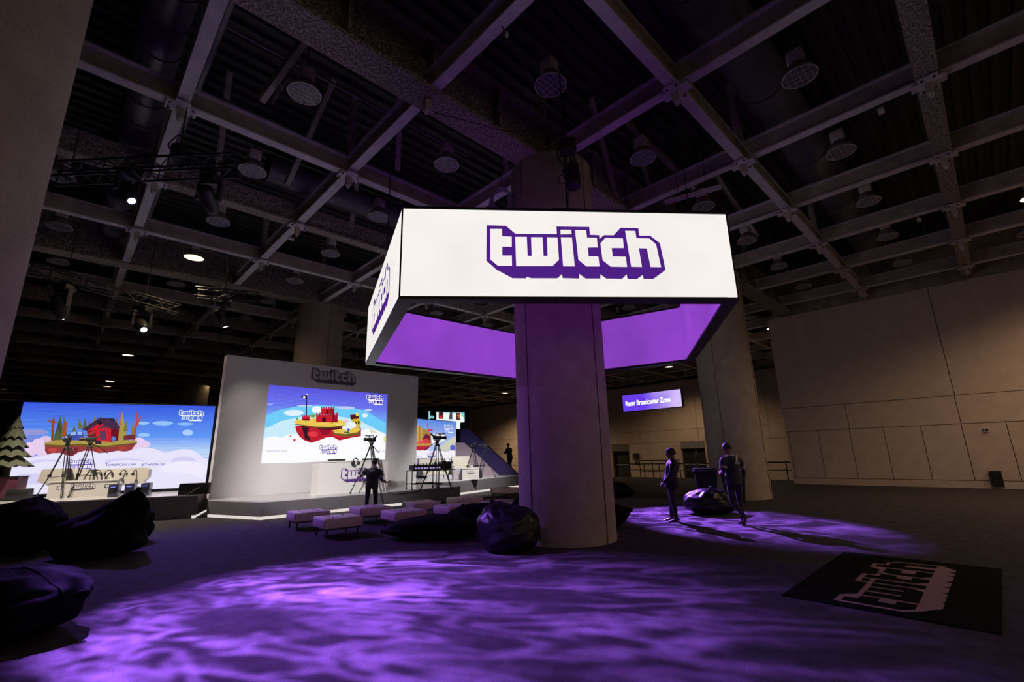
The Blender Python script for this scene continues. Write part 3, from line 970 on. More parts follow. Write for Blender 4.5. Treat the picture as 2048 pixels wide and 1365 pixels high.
A.part('picture_mist', [((120, 140, 220), [(95, 700), (250, 690), (300, 760), (250, 860), (60, 870)]), ((150, 150, 215), disc(230, 665, 120, 22)), ((150, 195, 250), disc(1170, 600, 75, 16)), ((150, 195, 250), disc(1030, 600, 45, 12)), ((170, 205, 250), disc(1350, 668, 40, 22)), ((150, 200, 250), disc(1035, 685, 45, 14)), ((140, 185, 250), disc(1330, 605, 60, 10))], True)
cl = (232, 205, 238)
A.part('picture_cloud_balls', [((222, 190, 226), disc(330, 720, 42, 30)), (cl, disc(280, 745, 48, 36)), (cl, disc(215, 770, 38, 34)), (cl, disc(225, 805, 50, 30)), (cl, disc(290, 790, 48, 36)), (cl, disc(310, 815, 40, 22)), (cl, disc(1000, 735, 46, 32)), (cl, disc(1040, 752, 40, 26)), (cl, disc(985, 768, 46, 26))], True)
dg, og, br_ = (78, 88, 62), (150, 138, 70), (150, 70, 40)
A.part('picture_trees', [fir(435, 540, 660, 22, dg), fir(425, 575, 700, 34, (64, 76, 58)), fir(420, 640, 735, 42, (84, 92, 58)), fir(462, 540, 700, 24, (104, 100, 60)), fir(575, 550, 640, 18, (110, 110, 70)), fir(612, 560, 640, 20, (86, 96, 70)), fir(535, 610, 680, 20, (96, 100, 66)), fir(682, 540, 640, 20, (130, 120, 66)), fir(724, 530, 640, 18, (96, 104, 74)), fir(880, 515, 715, 34, (168, 150, 72)), fir(905, 580, 660, 18, (120, 118, 66)), fir(958, 580, 700, 22, (140, 124, 66)), fir(838, 560, 640, 16, (110, 108, 66)), fir(645, 570, 640, 14, (120, 90, 60)),
  (br_, [(372, 590), (384, 560), (396, 560), (386, 725), (368, 725)]), (br_, [(345, 580), (410, 592), (410, 602), (345, 590)]), ((170, 78, 44), [(452, 640), (470, 590), (488, 590), (470, 700), (455, 700)]), ((190, 70, 50), [(955, 725), (985, 525), (994, 527), (985, 590), (1014, 550), (1020, 553), (985, 625), (970, 725)]), ((200, 70, 60), [(858, 520), (866, 520), (868, 620), (858, 620)])])
A.part('picture_island', [((150, 60, 62), [(325, 755), (985, 740), (940, 800), (760, 812), (600, 820), (500, 842), (420, 822), (345, 828), (325, 800)]), ((190, 72, 70), disc(380, 792, 30, 16)), ((112, 40, 48), [(470, 775), (570, 775), (545, 825), (500, 838)]), ((176, 66, 60), disc(720, 790, 26, 14)), ((176, 66, 60), disc(880, 780, 30, 14)), ((110, 88, 40), [(320, 745), (985, 730), (985, 748), (850, 765), (760, 775), (660, 772), (560, 762), (450, 772), (330, 765)]), ((172, 150, 74), [(320, 740), (400, 722), (640, 712), (850, 715), (985, 725), (980, 740), (860, 752), (770, 764), (680, 758), (570, 748), (450, 758), (330, 752)])])
A.part('picture_house', [((104, 24, 34), [(800, 640), (858, 636), (850, 725), (800, 735)]), ((206, 34, 48), [(622, 650), (718, 590), (800, 640), (800, 735), (640, 725)]), ((70, 44, 72), [(590, 648), (715, 560), (820, 568), (866, 634), (800, 642), (718, 596), (630, 655)]), ((54, 38, 60), [(790, 564), (824, 566), (824, 590), (800, 585)]), ((40, 24, 40), disc(717, 598, 16)), ((120, 30, 36), [(632, 655), (690, 650), (690, 705), (640, 702)]), ((200, 60, 60), [(640, 670), (690, 655), (690, 662), (640, 680)]), ((86, 54, 84), [(700, 645), (742, 612), (790, 640), (742, 632)]), ((96, 58, 92), [(718, 655), (762, 652), (762, 720), (722, 722)]), ((88, 120, 190), disc(818, 712, 16, 18)), ((110, 48, 52), [(890, 690), (975, 680), (975, 715), (890, 722)]), ((60, 40, 60), [(680, 724), (730, 724), (730, 750), (690, 752)])])
A.part('picture_truck', [((62, 84, 168), [(462, 700), (500, 678), (516, 658), (596, 656), (604, 700), (600, 722), (470, 724)]), ((150, 176, 236), [(512, 664), (550, 660), (548, 684), (504, 688)]), ((150, 176, 236), [(558, 660), (590, 660), (594, 684), (558, 684)]), ((28, 30, 60), disc(490, 716, 14)), ((28, 30, 60), disc(585, 714, 13)), ((230, 230, 250), disc(480, 700, 8, 6))])
w1, w2 = (232, 228, 252), (214, 208, 246)
A.part('picture_clouds', [(w1, bumps([(20, 850), (95, 835), (150, 822), (200, 838), (270, 840), (330, 832), (380, 815), (440, 815), (480, 832), (520, 840), (560, 812), (610, 798), (670, 800), (720, 820), (770, 812), (850, 798), (900, 806), (940, 795), (1010, 780), (1080, 776), (1130, 790), (1190, 812), (1250, 800), (1310, 786), (1370, 790), (1420, 812), (1460, 850), (1500, 862), (1545, 880)], 1120)), (w2, disc(330, 900, 150, 40)), (w1, disc(370, 935, 190, 60)), (w2, disc(900, 880, 150, 30)), (w1, disc(930, 925, 200, 60)), (w2, disc(1320, 870, 90, 30)), ((240, 236, 254), disc(1330, 940, 170, 70)), (w2, disc(240, 1000, 160, 40)), (w1, disc(1200, 1010, 260, 60))])
A.logo(1290, 505, 180, (240, 244, 255), (84, 120, 220), yrgb=(220, 230, 255))
A.logo(500, 862, 178, (92, 60, 176), (238, 236, 252))
A.text('TwitchCon Live', 757, 908, 20, (96, 74, 170), .01)
A.text('#TwitchCon', 1018, 906, 20, (96, 74, 170), .01)

# --- centre screen with the castle
CO = WO + dw * su0 + Vector((0, 0, sv0)); CW, CH = su1 - su0, sv1 - sv0
scr = thing('led_screen', 'lit centre screen showing a red toy castle on a floating island', 'screen', CO)
fs = frame_fn((0, 0, 0), dw, (0, 0, 1))
MB().use(BLACKM).prism([(.004, .004), (CW - .004, .004), (CW - .004, CH - .004), (.004, CH - .004)], fs, -.2, -.12).build('screen_frame', None, scr)
MB().use(sky_mat('sky_castle', [(0, (250, 250, 255)), (.35, (225, 240, 250)), (.5, (120, 190, 246)), (.75, (110, 120, 240)), (1, (92, 86, 226))], 0, CH, 130)).prism([(.004, .004), (CW - .004, .004), (CW - .004, CH - .004), (.004, CH - .004)], fs, -.12, -.06).build('picture_sky', None, scr)
fxB, fyB = (lambda x: 400 + x * 460 / 1744), (lambda y: 700 + y * 360 / 1365)
_fs = fs
A = Art(scr, CO, dw, fxB, fyB, (.004, CW - .004, .004, CH - .004))
A.fn = lambda u, v, d: _fs(u, v, d - .058)
A.part('picture_rainbow_sky', [((112, 204, 248), [(500, 580), (500, 500), (620, 450), (760, 425), (930, 420), (1100, 430), (1260, 460), (1420, 560), (1420, 640)]), ((200, 236, 250), [(496, 600), (620, 540), (800, 500), (1000, 495), (1200, 530), (1420, 640), (1420, 700), (490, 700)]), ((150, 160, 250), disc(535, 412, 26, 10)), ((190, 205, 250), disc(800, 425, 60, 9)), ((190, 205, 250), disc(1110, 440, 70, 12)), ((200, 212, 250), disc(1280, 458, 30, 9)), ((225, 240, 250), disc(715, 478, 75, 24)), ((225, 240, 250), disc(1255, 498, 22, 16)), ((250, 252, 255), disc(890, 455, 40, 28))])
A.part('picture_far_clouds', [((250, 250, 255), bumps([(478, 680), (520, 660), (570, 655), (620, 668), (680, 640), (740, 640), (800, 660), (1200, 640), (1260, 600), (1300, 600), (1360, 620), (1412, 640)], 870)), ((228, 220, 190), [(1290, 600), (1330, 615), (1360, 635), (1300, 630)])])
A.part('picture_cliffs', [((188, 30, 50), [(725, 575), (1110, 585), (1225, 590), (1225, 655), (1150, 668), (1060, 688), (960, 668), (900, 690), (850, 706), (800, 690), (760, 660), (735, 620)]), ((58, 24, 40), [(770, 575), (830, 590), (820, 640), (845, 690), (800, 680), (790, 630)]), ((228, 60, 70), disc(860, 640, 40, 20)), ((150, 20, 44), [(910, 600), (1000, 600), (980, 640), (930, 650)]), ((228, 50, 64), disc(720, 686, 10)), ((90, 20, 34), [(880, 590), (1100, 592), (1040, 610), (900, 604)]), ((214, 44, 60), disc(690, 655, 6)), ((214, 44, 60), disc(1060, 650, 40, 14))])
A.part('picture_island_top', [((96, 78, 34), [(712, 565), (900, 595), (1110, 590), (1130, 570), (800, 560)]), ((234, 200, 84), [(712, 545), (760, 528), (880, 520), (1060, 530), (1110, 548), (1105, 572), (1000, 584), (880, 582), (810, 572), (740, 565)]), ((112, 92, 40), [(1005, 640), (1110, 662), (1210, 645), (1225, 615), (1020, 620)]), ((230, 196, 80), [(1005, 612), (1070, 600), (1200, 590), (1225, 600), (1200, 625), (1110, 640), (1030, 632)]), ((120, 160, 70), disc(740, 523, 8, 10)), ((120, 160, 70), disc(860, 502, 22, 12)), ((180, 150, 60), disc(1005, 548, 10, 12)), ((236, 220, 120), disc(1060, 565, 30, 8))])
cr1, cr2, cr3 = (202, 30, 46), (158, 20, 40), (110, 14, 34)
def cren(x0, x1, y0, y1, n, rgb, m_=12):
    P = [(x0, y1)]
    w = (x1 - x0) / (2 * n - 1)
    for i in range(n):
        P += [(x0 + 2 * i * w, y0 + m_ if False else y0), (x0 + (2 * i + 1) * w, y0)]
        if i < n - 1: P += [(x0 + (2 * i + 1) * w, y0 + m_), (x0 + (2 * i + 2) * w, y0 + m_)]
    P.append((x1, y1))
    return (rgb, P)
A.part('picture_castle', [cren(922, 1022, 432, 490, 6, cr2), cren(922, 985, 434, 490, 4, cr1), ((60, 10, 30), [(960, 490), (960, 462), (970, 452), (980, 462), (980, 490)]), cren(884, 1048, 478, 550, 8, cr2, 16), cren(884, 1010, 482, 550, 6, cr1, 16), ((70, 10, 30), [(930, 545), (930, 518), (944, 508), (958, 518), (958, 548)]), ((90, 12, 34), [(1010, 490), (1016, 490), (1016, 548), (1010, 550)]), cren(778, 835, 495, 535, 4, cr1, 10), (cr3, [(778, 525), (835, 525), (830, 538), (784, 536)])])
A.part('picture_flag', [((40, 20, 50), [(808, 345), (816, 345), (814, 500), (806, 500)]), ((30, 16, 44), [(766, 354), (808, 346), (808, 376)]), ((230, 225, 240), [(786, 352), (802, 352), (802, 368), (786, 368)]), ((250, 250, 250), disc(816, 340, 6))])
A.part('picture_chest', [((80, 24, 30), [(1142, 494), (1206, 488), (1210, 525), (1146, 530)]), ((214, 178, 50), [(1152, 528), (1212, 520), (1226, 560), (1215, 588), (1170, 582)]), ((50, 26, 26), [(1178, 545), (1190, 543), (1192, 565), (1180, 566)]), ((50, 26, 26), [(1200, 542), (1212, 540), (1214, 562), (1202, 563)]), ((250, 220, 90), [(1195, 470), (1201, 482), (1214, 484), (1204, 493), (1207, 505), (1195, 499), (1184, 505), (1187, 493), (1177, 484), (1190, 482)]), ((236, 196, 214), disc(1110, 540, 18, 14)), ((240, 240, 248), disc(1155, 570, 34, 26)), ((240, 240, 248), disc(1120, 590, 40, 20)), ((70, 100, 200), disc(1130, 606, 11)), ((50, 90, 80), [(1095, 625), (1135, 618), (1135, 632), (1100, 634)])])
A.part('picture_near_clouds', [((252, 252, 255), bumps([(470, 760), (540, 720), (640, 715), (700, 700), (760, 712), (840, 712), (900, 690), (960, 666), (1010, 662), (1060, 688), (1110, 680), (1180, 668), (1240, 650), (1290, 665), (1350, 655), (1412, 680)], 875))])
A.part('picture_side_block', [((226, 232, 150), [(1396, 660), (1412, 656), (1412, 700), (1396, 705)])])
A.logo(1268, 340, 128, (248, 248, 255), (70, 50, 170), yrgb=(235, 235, 255))
A.logo(912, 722, 134, (74, 44, 150), (250, 248, 255))
A.text('TwitchCon Live', 495, 775, 18, (176, 160, 215), .0)
A.text('#TwitchCon', 1306, 778, 16, (176, 160, 215), .0)

# --- screen by the stairs
RD = Vector((cos(radians(62)), sin(radians(62)), 0)); RW, RH = 5.6, 3.18
RO = Vector((-3.83, 30.88, .70)) - RD * RW
scr = thing('led_screen', 'lit screen showing a golden fortress, partly hidden by the stage wall', 'screen', RO)
fs = frame_fn((0, 0, 0), RD, (0, 0, 1))
MB().use(BLACKM).prism([(-.05, -.08), (RW + .06, -.08), (RW + .06, RH + .04), (-.05, RH + .04)], fs, -.14, -.02).build('screen_frame', None, scr)
MB().use(sky_mat('sky_fort', [(0, (225, 215, 245)), (.4, (190, 205, 245)), (1, (92, 138, 226))], 0, RH, 150)).prism([(0, 0), (RW, 0), (RW, RH), (0, RH)], fs, -.02, 0).build('picture_sky', None, scr)
fxC, fyC = (lambda x: 680 + x * 380 / 1526), (lambda y: 780 + y * 340 / 1365)
A = Art(scr, RO, RD, fxC, fyC, (0, RW, 0, RH))
A.part('picture_hills', [((206, 206, 190), [(800, 460), (860, 410), (930, 370), (935, 490), (800, 500)]), ((180, 180, 220), [(870, 480), (890, 450), (930, 440), (935, 490)]), ((96, 96, 200), disc(905, 465, 20, 22)), ((245, 242, 250), disc(790, 385, 60, 38)), ((245, 242, 250), disc(760, 410, 40, 34))])
A.part('picture_fortress', [((170, 128, 66), [(560, 420), (580, 280), (640, 288), (660, 310), (690, 318), (730, 350), (735, 440), (560, 450)]), ((206, 164, 90), [(612, 285), (630, 288), (632, 420), (612, 420)]), ((196, 154, 84), [(645, 300), (660, 308), (660, 420), (645, 420)]), ((110, 34, 60), [(665, 390), (690, 350), (720, 370), (725, 430), (665, 430)]), ((214, 60, 80), disc(690, 415, 30, 22)), ((226, 70, 96), disc(650, 425, 26, 16)), ((200, 30, 60), [(700, 268), (706, 268), (712, 340), (706, 340)]), ((224, 40, 90), [(708, 320), (746, 316), (742, 330), (710, 332)]), ((190, 150, 70), [(560, 435), (735, 430), (720, 455), (600, 468)]), ((180, 40, 66), [(560, 455), (728, 448), (700, 480), (640, 495), (560, 480)])])
A.part('picture_clouds', [((244, 240, 252), bumps([(560, 490), (600, 480), (640, 490), (680, 482), (730, 495), (790, 488), (850, 500), (905, 488), (932, 500)], 690))])
A.logo(836, 278, 74, (236, 240, 252), (110, 140, 220), yrgb=(220, 230, 250))
A.logo(700, 508, 66, (120, 96, 190), (240, 238, 250))
A.text('#TwitchCon', 605, 545, 13, (160, 150, 205))

# --- far booth screen behind
FO = Vector((-7.66, 41.5, 0)); fd = Vector((1, 0, 0))
fpx = on_plane(FO, fd)
q0 = fpx(857, 858); q1 = fpx(931, 823); qb = fpx(931, 862)
scr = thing('booth_screen', 'distant white and teal booth screen above the screen by the stairs', 'screen', FO)
fs = frame_fn((0, 0, 0), fd, (0, 0, 1))
MB().use(BLACK).prism([(q0[0] - 1.6, qb[1] - 1.8), (q1[0] + .35, qb[1] - 1.8), (q1[0] + .35, q1[1] + .45), (q0[0] - 1.6, q1[1] + .45)], fs, -.5, -.02).build('booth_frame', None, scr)
fxD, fyD = (lambda x: 820 + x * 230 / 1570), (lambda y: 790 + y * 200 / 1365)
A = Art(scr, FO, fd, fxD, fyD, (q0[0] - .2, q1[0], qb[1] - 1.5, q1[1] + .2))
A.part('picture_white', [((236, 246, 246), [(360, 232), (745, 245), (745, 470), (360, 460)]), ((150, 214, 214), [(254, 225), (275, 226), (275, 350), (254, 348)]), ((60, 150, 150), [(355, 232), (640, 240), (640, 250), (355, 242)]), ((130, 210, 205), [(690, 243), (745, 246), (745, 330), (690, 260)])])
A.part('picture_tiles', [((60, 30, 32), [(392, 236), (456, 238), (456, 330), (392, 328)]), ((190, 40, 44), [(400, 290), (450, 280), (456, 315), (410, 325)]), ((70, 74, 80), [(545, 240), (578, 244), (578, 336), (530, 334)]), ((90, 50, 40), [(628, 246), (686, 248), (686, 345), (628, 343)]), ((200, 120, 50), [(640, 280), (680, 270), (680, 330)]), ((120, 190, 190), [(275, 285), (328, 288), (328, 325), (275, 322)])], True)
# ------------------------------------------------------------------ furniture and props on the stage
WHITEG = mat('white_laminate', (.74, .73, .70), rough=.3)
CREAM = mat('cream_upholstery', (.66, .64, .56), rough=.5)
VINYL_P = mat('purple_print', (.10, .04, .22), rough=.4)
VINYL_W = mat('white_print', (.78, .77, .78), rough=.4)
VINYL_D = mat('dark_print', (.05, .045, .06), rough=.4)
def box_thing_desk(name, label, o, d, L, D, h, logo=None, lw=.5, outline=VINYL_P, letters=VINYL_W, hz=.3, logo_u=.5):
    t = thing(name, label, 'desk', o)
    n = Vector((-d.y, d.x, 0)); f = frame_fn((0, 0, 0), d, (0, 0, 1))
    MB().use(WHITEG).prism([(0, .0), (L, .0), (L, h - .04), (0, h - .04)], f, -.04, 0).build('front_panel', None, t)
    for u in (0, L - .04):
        MB().use(WHITEG).prism([(u, 0), (u + .04, 0), (u + .04, h - .04), (u, h - .04)], f, -D, -.04).build('side_panel', None, t)
    MB().use(WHITEG).prism([(-.02, h - .04), (L + .02, h - .04), (L + .02, h), (-.02, h)], f, -D, .02).build('desk_top', None, t)
    s_ = lw / 930
    wordmark(t, frame_fn(d * (L * logo_u - lw / 2) + Vector((0, 0, hz)), d, (0, 0, 1), s_), outline, letters, .004, 'word_mark')
    return t
# centre desk
dd = Vector((cos(radians(36)), sin(radians(36)), 0))
DO = Vector((-6.68, 16.18, ZC))
box_thing_desk('presenter_desk', 'white presenter desk with purple word mark in front of the centre screen', DO, dd, 2.45, .85, 1.10, lw=1.52, hz=.36, logo_u=.62)
nn = Vector((-dd.y, dd.x, 0))
for i, (u, w, lab) in enumerate(((.72, .62, 'thin black monitor on the white desk, nearer the headset'), (1.95, .62, 'thin black monitor on the white desk, behind the tripod camera'))):
    t = thing('monitor', lab, 'monitor', DO + dd * u + nn * .5 + Vector((0, 0, 1.10)), atan2(dd.y, dd.x))
    MB().use(BLACK).rbox((0, 0, .03), (w, .03, .06), .008).build('screen_back', None, t)
    MB().use(BLACK).box((0, .06, .006), (.2, .14, .012)).build('stand_foot', None, t)
def headset(label, pos, rz, s_=1.0):
    t = thing('headset', label, 'headset', pos, rz, 'headsets hung on the desks')
    MB().use(BLACK).path([(.085 * s_ * cos(a_), 0, .09 * s_ * sin(a_) + .0) for a_ in [pi * i / 12 for i in range(13)]], .012 * s_, 6).build('headband', None, t)
    for sx in (-1, 1):
        e = MB().use(BLACK).lathe([(.0001, -.02 * s_), (.042 * s_, -.02 * s_), (.045 * s_, .0), (.04 * s_, .02 * s_), (.0001, .022 * s_)], 14, (sx * .085 * s_, 0, -.02 * s_), Matrix.Rotation(pi / 2, 3, 'Y')).build('ear_cup', None, t)
    MB().use(BLACK).path([(-.08 * s_, 0, -.03 * s_), (-.09 * s_, -.06 * s_, -.07 * s_), (-.05 * s_, -.1 * s_, -.08 * s_)], .006 * s_, 5).build('microphone_boom', None, t)
    return t
headset('black headset hanging over the front of the white centre desk', DO + dd * 1.22 + nn * -.06 + Vector((0, 0, 1.04)), atan2(dd.y, dd.x) + .5, 1.5)
headset('black headset on the centre desk, half hidden by the tripod', DO + dd * 1.95 + nn * -.06 + Vector((0, 0, 1.02)), atan2(dd.y, dd.x) - .4, 1.3)
# left stage: long white caster desk and small box desk
la = radians(25.0); lv = Vector((cos(la), sin(la), 0)); lnv = Vector((-lv.y, lv.x, 0))
KO = floor_at(104, 1000, ZLP) + lnv * 1.46; KO.z = ZLP
kd = on_plane(KO, lv)
t = thing('caster_desk', 'long cream caster desk with slanted ends in front of the house picture', 'desk', KO)
f = frame_fn((0, 0, 0), lv, (0, 0, 1))
P = [kd(*q) for q in ((84, 940), (132, 937), (172, 940), (292, 936), (298, 940), (296, 955), (282, 968), (240, 973), (100, 974), (90, 970), (74, 964))]
P.reverse()
MB().use(CREAM).prism(P, f, -.38, 0).build('desk_hull', None, t)
P2 = [kd(*q) for q in ((74, 964), (100, 974), (282, 968), (296, 955), (296, 958), (283, 972), (100, 978), (76, 968))]
MB().use(WHITEG).prism([kd(*q) for q in ((96, 970), (240, 970), (240, 964), (96, 964))], f, 0, .015).build('trim_band', None, t)
for q in (104, 150, 205, 262):
    u, v = kd(q, 985)
    MB().use(BLACKM).prism([(u - .06, 0), (u + .06, 0), (u + .06, .45), (u - .06, .45)], f, -.38, -.26).build('leg', None, t)
for i, q in enumerate((196, 218.5, 248, 271)):
    u, v = kd(q, 947)
    headset('%s headset from the tripods along the long cream desk' % ORD[i + 1], KO + lv * u + lnv * -.05 + Vector((0, 0, v)), la + .4 * i, 1.1)
BO = floor_at(113, 1001, ZLP) + lnv * 1.08 - lv * .62; BO.z = ZLP
bd = on_plane(BO, lv)
bw = bd(229, 995)[0]; bh = bd(120, 963)[1]
t = box_thing_desk('plinth_desk', 'small white box desk with dark word mark behind the two tripods', BO, lv, bw, .28, bh, lw=.62, hz=bh * .42, outline=VINYL_D, letters=VINYL_W, logo_u=.5)
for u in (.12, .82):
    f = frame_fn(lv * (bw * u) + Vector((0, 0, bh * .45)), lv, (0, 0, 1), .0011)
    MB().use(VINYL_D).prism([(0, 20), (0, 110), (25, 130), (120, 130), (120, 50), (95, 25), (60, 25), (40, 0), (40, 20)], f, 0, .003).build('speech_mark', None, t)
    MB().use(VINYL_W).prism([(22, 40), (22, 108), (100, 108), (100, 58), (85, 40)], f, .002, .005).build('speech_mark_inside', None, t)
# gear under the caster desk
GEARB = mat('dark_blue_plastic', (.035, .04, .09), rough=.25)
GO = floor_at(256, 994, ZLP)
for i in range(3):
    t = thing('computer_tower', '%s dark computer case standing right of the box desk' % ORD[i + 1], 'computer', GO + lv * (-.42 + .40 * i) + lnv * .25, la)
    MB().use(GEARB).rbox((0, 0, .2), (.22, .44, .38), .015).build('case_body', None, t)
    MB().use(emit('blue_led', (.25, .3, 1.0), 1.4)).box((0, -.225, .3), (.12, .01, .015)).build('led_bar', None, t)
    MB().use(BLACKM).box((0, -.225, .16), (.16, .01, .12)).build('vent_grille', None, t)
# black floor monitor in the corner
MO = floor_at(386, 990, ZLP)
t = thing('floor_monitor', 'black wedge loudspeaker in the corner of the house screen', 'loudspeaker', MO, la)
MB().use(BLACK).prism([(-.4, 0), (.4, 0), (.4, .34), (-.4, .34)], frame_fn((0, 0, 0), (1, 0, 0), (0, 0, 1)), -.4, 0).build('cabinet', None, t)
MB().use(BLACKM).prism([(-.36, .03), (.36, .03), (.36, .31), (-.36, .31)], frame_fn((0, 0, 0), (1, 0, 0), (0, 0, 1)), 0, .02).build('grille', None, t)
t = thing('screen_support', 'black raking leg propping the corner of the house screen', 'support', floor_at(404, 991, ZLP) - lv * .45 + lnv * .35, la)
MB().use(BLACKM).tube((0, 0, 0), (.45, .25, .32), .03, 6).tube((.45, .25, 0), (.45, .25, .5), .03, 6).build('brace', None, t)
MB().use(BLACKM).box((.2, .1, .012), (.5, .1, .024), .4).build('foot_plate', None, t)
# tree props
def tree_prop(name, label, pos, h, w, tiers, m_, parent_box=None):
    t = thing(name, label, 'stage prop', pos)
    MB().use(mat('prop_trunk', (.10, .06, .04), rough=.8)).tube((0, 0, 0), (0, 0, h * .25), .09, 8).build('trunk', None, t)
    for i in range(tiers):
        z0 = h * (.14 + .78 * i / tiers); r = w * (1 - .72 * i / (tiers - 1))
        z1 = z0 + h * .86 / tiers * 1.75
        mb = MB().use(m_); n = 9
        ring = []
        for k in range(2 * n):
            a_ = pi * k / n
            rr = r * (1 if k % 2 == 0 else .78)
            ring.append((rr * cos(a_), rr * sin(a_), z0 + (0 if k % 2 == 0 else .05 * h)))
        z1 = min(z1, h)
        mb.add(ring + [(0, 0, z1), (0, 0, z0 + .06 * h)], [(k, (k + 1) % (2 * n), 2 * n) for k in range(2 * n)] + [((k + 1) % (2 * n), k, 2 * n + 1) for k in range(2 * n)])
        mb.build('branch_tier', None, t)
    return t
OLIVE = mat('prop_olive', (.085, .095, .055), rough=.8)
TP = floor_at(0, 1003, ZLP) + lv * -.15 + lnv * .35
t = thing('prop_crate', 'maroon crate carrying the tree prop beside the house screen', 'crate', TP, la)
MB().use(mat('maroon_board', (.11, .025, .05), rough=.6)).box((0, 0, .34), (.85, .6, .66)).build('crate_body', None, t)
MB().use(BLACK).box((0, 0, .03), (.95, .7, .06)).build('crate_skid', None, t)
MB().use(BLACK).box((0, 0, .685), (.9, .65, .03)).build('crate_lid', None, t)
tree_prop('tree_prop', 'olive cut-out pine tree prop at the left edge of the house screen', TP + Vector((0, 0, .70)), 1.85, .62, 5, OLIVE)
t = thing('flight_case', 'black flight case on the platform under the tree prop', 'case', TP + lv * .55 + lnv * -.35, la)
MB().use(BLACK).rbox((0, 0, .17), (.5, .35, .32), .02).build('case_body', None, t)
MB().use(BLACKM).box((0, 0, .2), (.515, .365, .025)).build('rim_extrusion', None, t)

# right stage ------------------------------------------------------
ra = radians(60); rv = Vector((cos(ra), sin(ra), 0)); rnv = Vector((-rv.y, rv.x, 0))
def on_right(x, y): p = floor_at(x, y, ZRP); return p
def sofa(name, label, pos, rz, L, D, h, seats, cat='sofa'):
    t = thing(name, label, cat, pos, rz)
    MB().use(CREAM).rbox((0, 0, .22), (L, D, .22), .03).build('seat_base', None, t)
    for i in range(seats):
        w = (L - .3) / seats
        MB().use(CREAM).rbox((-(L - .3) / 2 + w * (i + .5), -.06, .39), (w - .02, D - .25, .14), .04).build('seat_cushion', None, t)
    MB().use(CREAM).rbox((0, D / 2 - .1, h / 2 + .1), (L, .2, h - .2), .05).build('backrest', None, t)
    for s_ in (-1, 1): MB().use(CREAM).rbox((s_ * (L / 2 - .08), 0, .34), (.16, D, .46), .03).build('armrest', None, t)
    for sx in (-1, 1):
        for sy in (-1, 1): MB().use(BLACKM).tube((sx * (L / 2 - .1), sy * (D / 2 - .1), 0), (sx * (L / 2 - .1), sy * (D / 2 - .1), .12), .025, 6).build('leg', None, t)
    return t
yawR = radians(30)
sp = on_right(869, 957)
sofa('sofa', 'white two-seat sofa behind the tripod on the small stage', sp + Vector((-.15, .75, 0)), yawR, 1.55, .85, .98, 2)
ap = on_right(915, 955)
sofa('armchair', 'white armchair beside the sofa on the small stage', ap + Vector((.22, -.05, 0)), yawR - .15, 1.0, .85, 1.05, 1, 'armchair')
t = thing('partition_panel', 'small lilac panel at the edge of the stage wall by the sofa', 'panel', on_right(838, 958) + Vector((-.2, 1.7, 0)), yawR)
MB().use(mat('lilac_board', (.42, .36, .46), rough=.6)).box((0, 0, .5), (.6, .05, 1.0)).build('panel_board', None, t)
MB().use(BLACKM).box((0, 0, .02), (.5, .3, .04)).build('foot_plate', None, t)
for i, x in enumerate((846, 853, 862, 871, 889, 901)):
    b_ = floor_at(x, 957, ZRP); dist = hypot(b_.x, b_.y) + .9
    r_ = pxray(x, 926 if i < 4 else 924); k_ = dist / hypot(r_.x, r_.y); p_ = CAM + r_ * k_
    headset('%s headset in the row hung above the white sofa' % ORD[i + 1], p_, .5 * i, 1.3)
    hk = MB().use(BLACKM).tube((0, 0, .12), (0, .25, .2), .008, 5).build('hook', None, bpy.data.objects[[o.name for o in bpy.data.objects if o.name.startswith('headset') and o.parent is None][-1]])
# little white table with word mark
tb = on_right(936, 961)
t = box_thing_desk('side_table', 'low white side table with small word mark by the stairs', tb - Vector((.30, -.40, 0)), Vector((cos(radians(12)), sin(radians(12)), 0)), .78, .6, .52, lw=.34, hz=.26, outline=VINYL_D, letters=VINYL_W, logo_u=.5)
t = thing('stool_box', 'grey box standing left of the low side table', 'box', on_right(915, 960) + Vector((0, .1, 0)), .2)
MB().use(mat('grey_board', (.42, .40, .45), rough=.6)).box((0, 0, .26), (.45, .45, .5)).build('box_body', None, t)
MB().use(WHITEG).box((0, 0, .515), (.48, .48, .03)).build('box_lid', None, t)
t = thing('equipment_case', 'black equipment case beside the low side table', 'case', on_right(953, 958) + Vector((0, .3, 0)), .3)
MB().use(BLACK).rbox((0, 0, .22), (.4, .4, .42), .02).build('case_body', None, t)
MB().use(BLACKM).box((0, 0, .3), (.41, .41, .02)).build('rim_extrusion', None, t)
tree_prop('tree_prop', 'tall olive pine tree prop beside the fortress screen', on_right(921, 950) + Vector((0, 2.6, 0)), 2.35, .55, 5, OLIVE)
# orange mountain prop
mp = on_right(941, 951) + Vector((0, 1.6, 0))
t = thing('mountain_prop', 'orange cut-out mountain prop in front of the stair panel', 'stage prop', mp)
mf = frame_fn((0, 0, 0), Vector((cos(.2), sin(.2), 0)), (0, 0, 1))
MB().use(mat('orange_board', (.50, .20, .09), rough=.6)).prism([(-.62, 0), (.55, 0), (.52, .7), (.30, .95), (.12, 1.16), (-.05, 1.12), (-.18, .8), (-.45, .62)], mf, -.12, 0).build('mountain_front', None, t)
MB().use(mat('dark_orange_board', (.30, .11, .06), rough=.6)).prism([(-.05, 0), (.55, 0), (.52, .66), (.36, .85), (.14, .6)], mf, 0, .05).build('dark_slope', None, t)  # darker orange slope laid over the front board
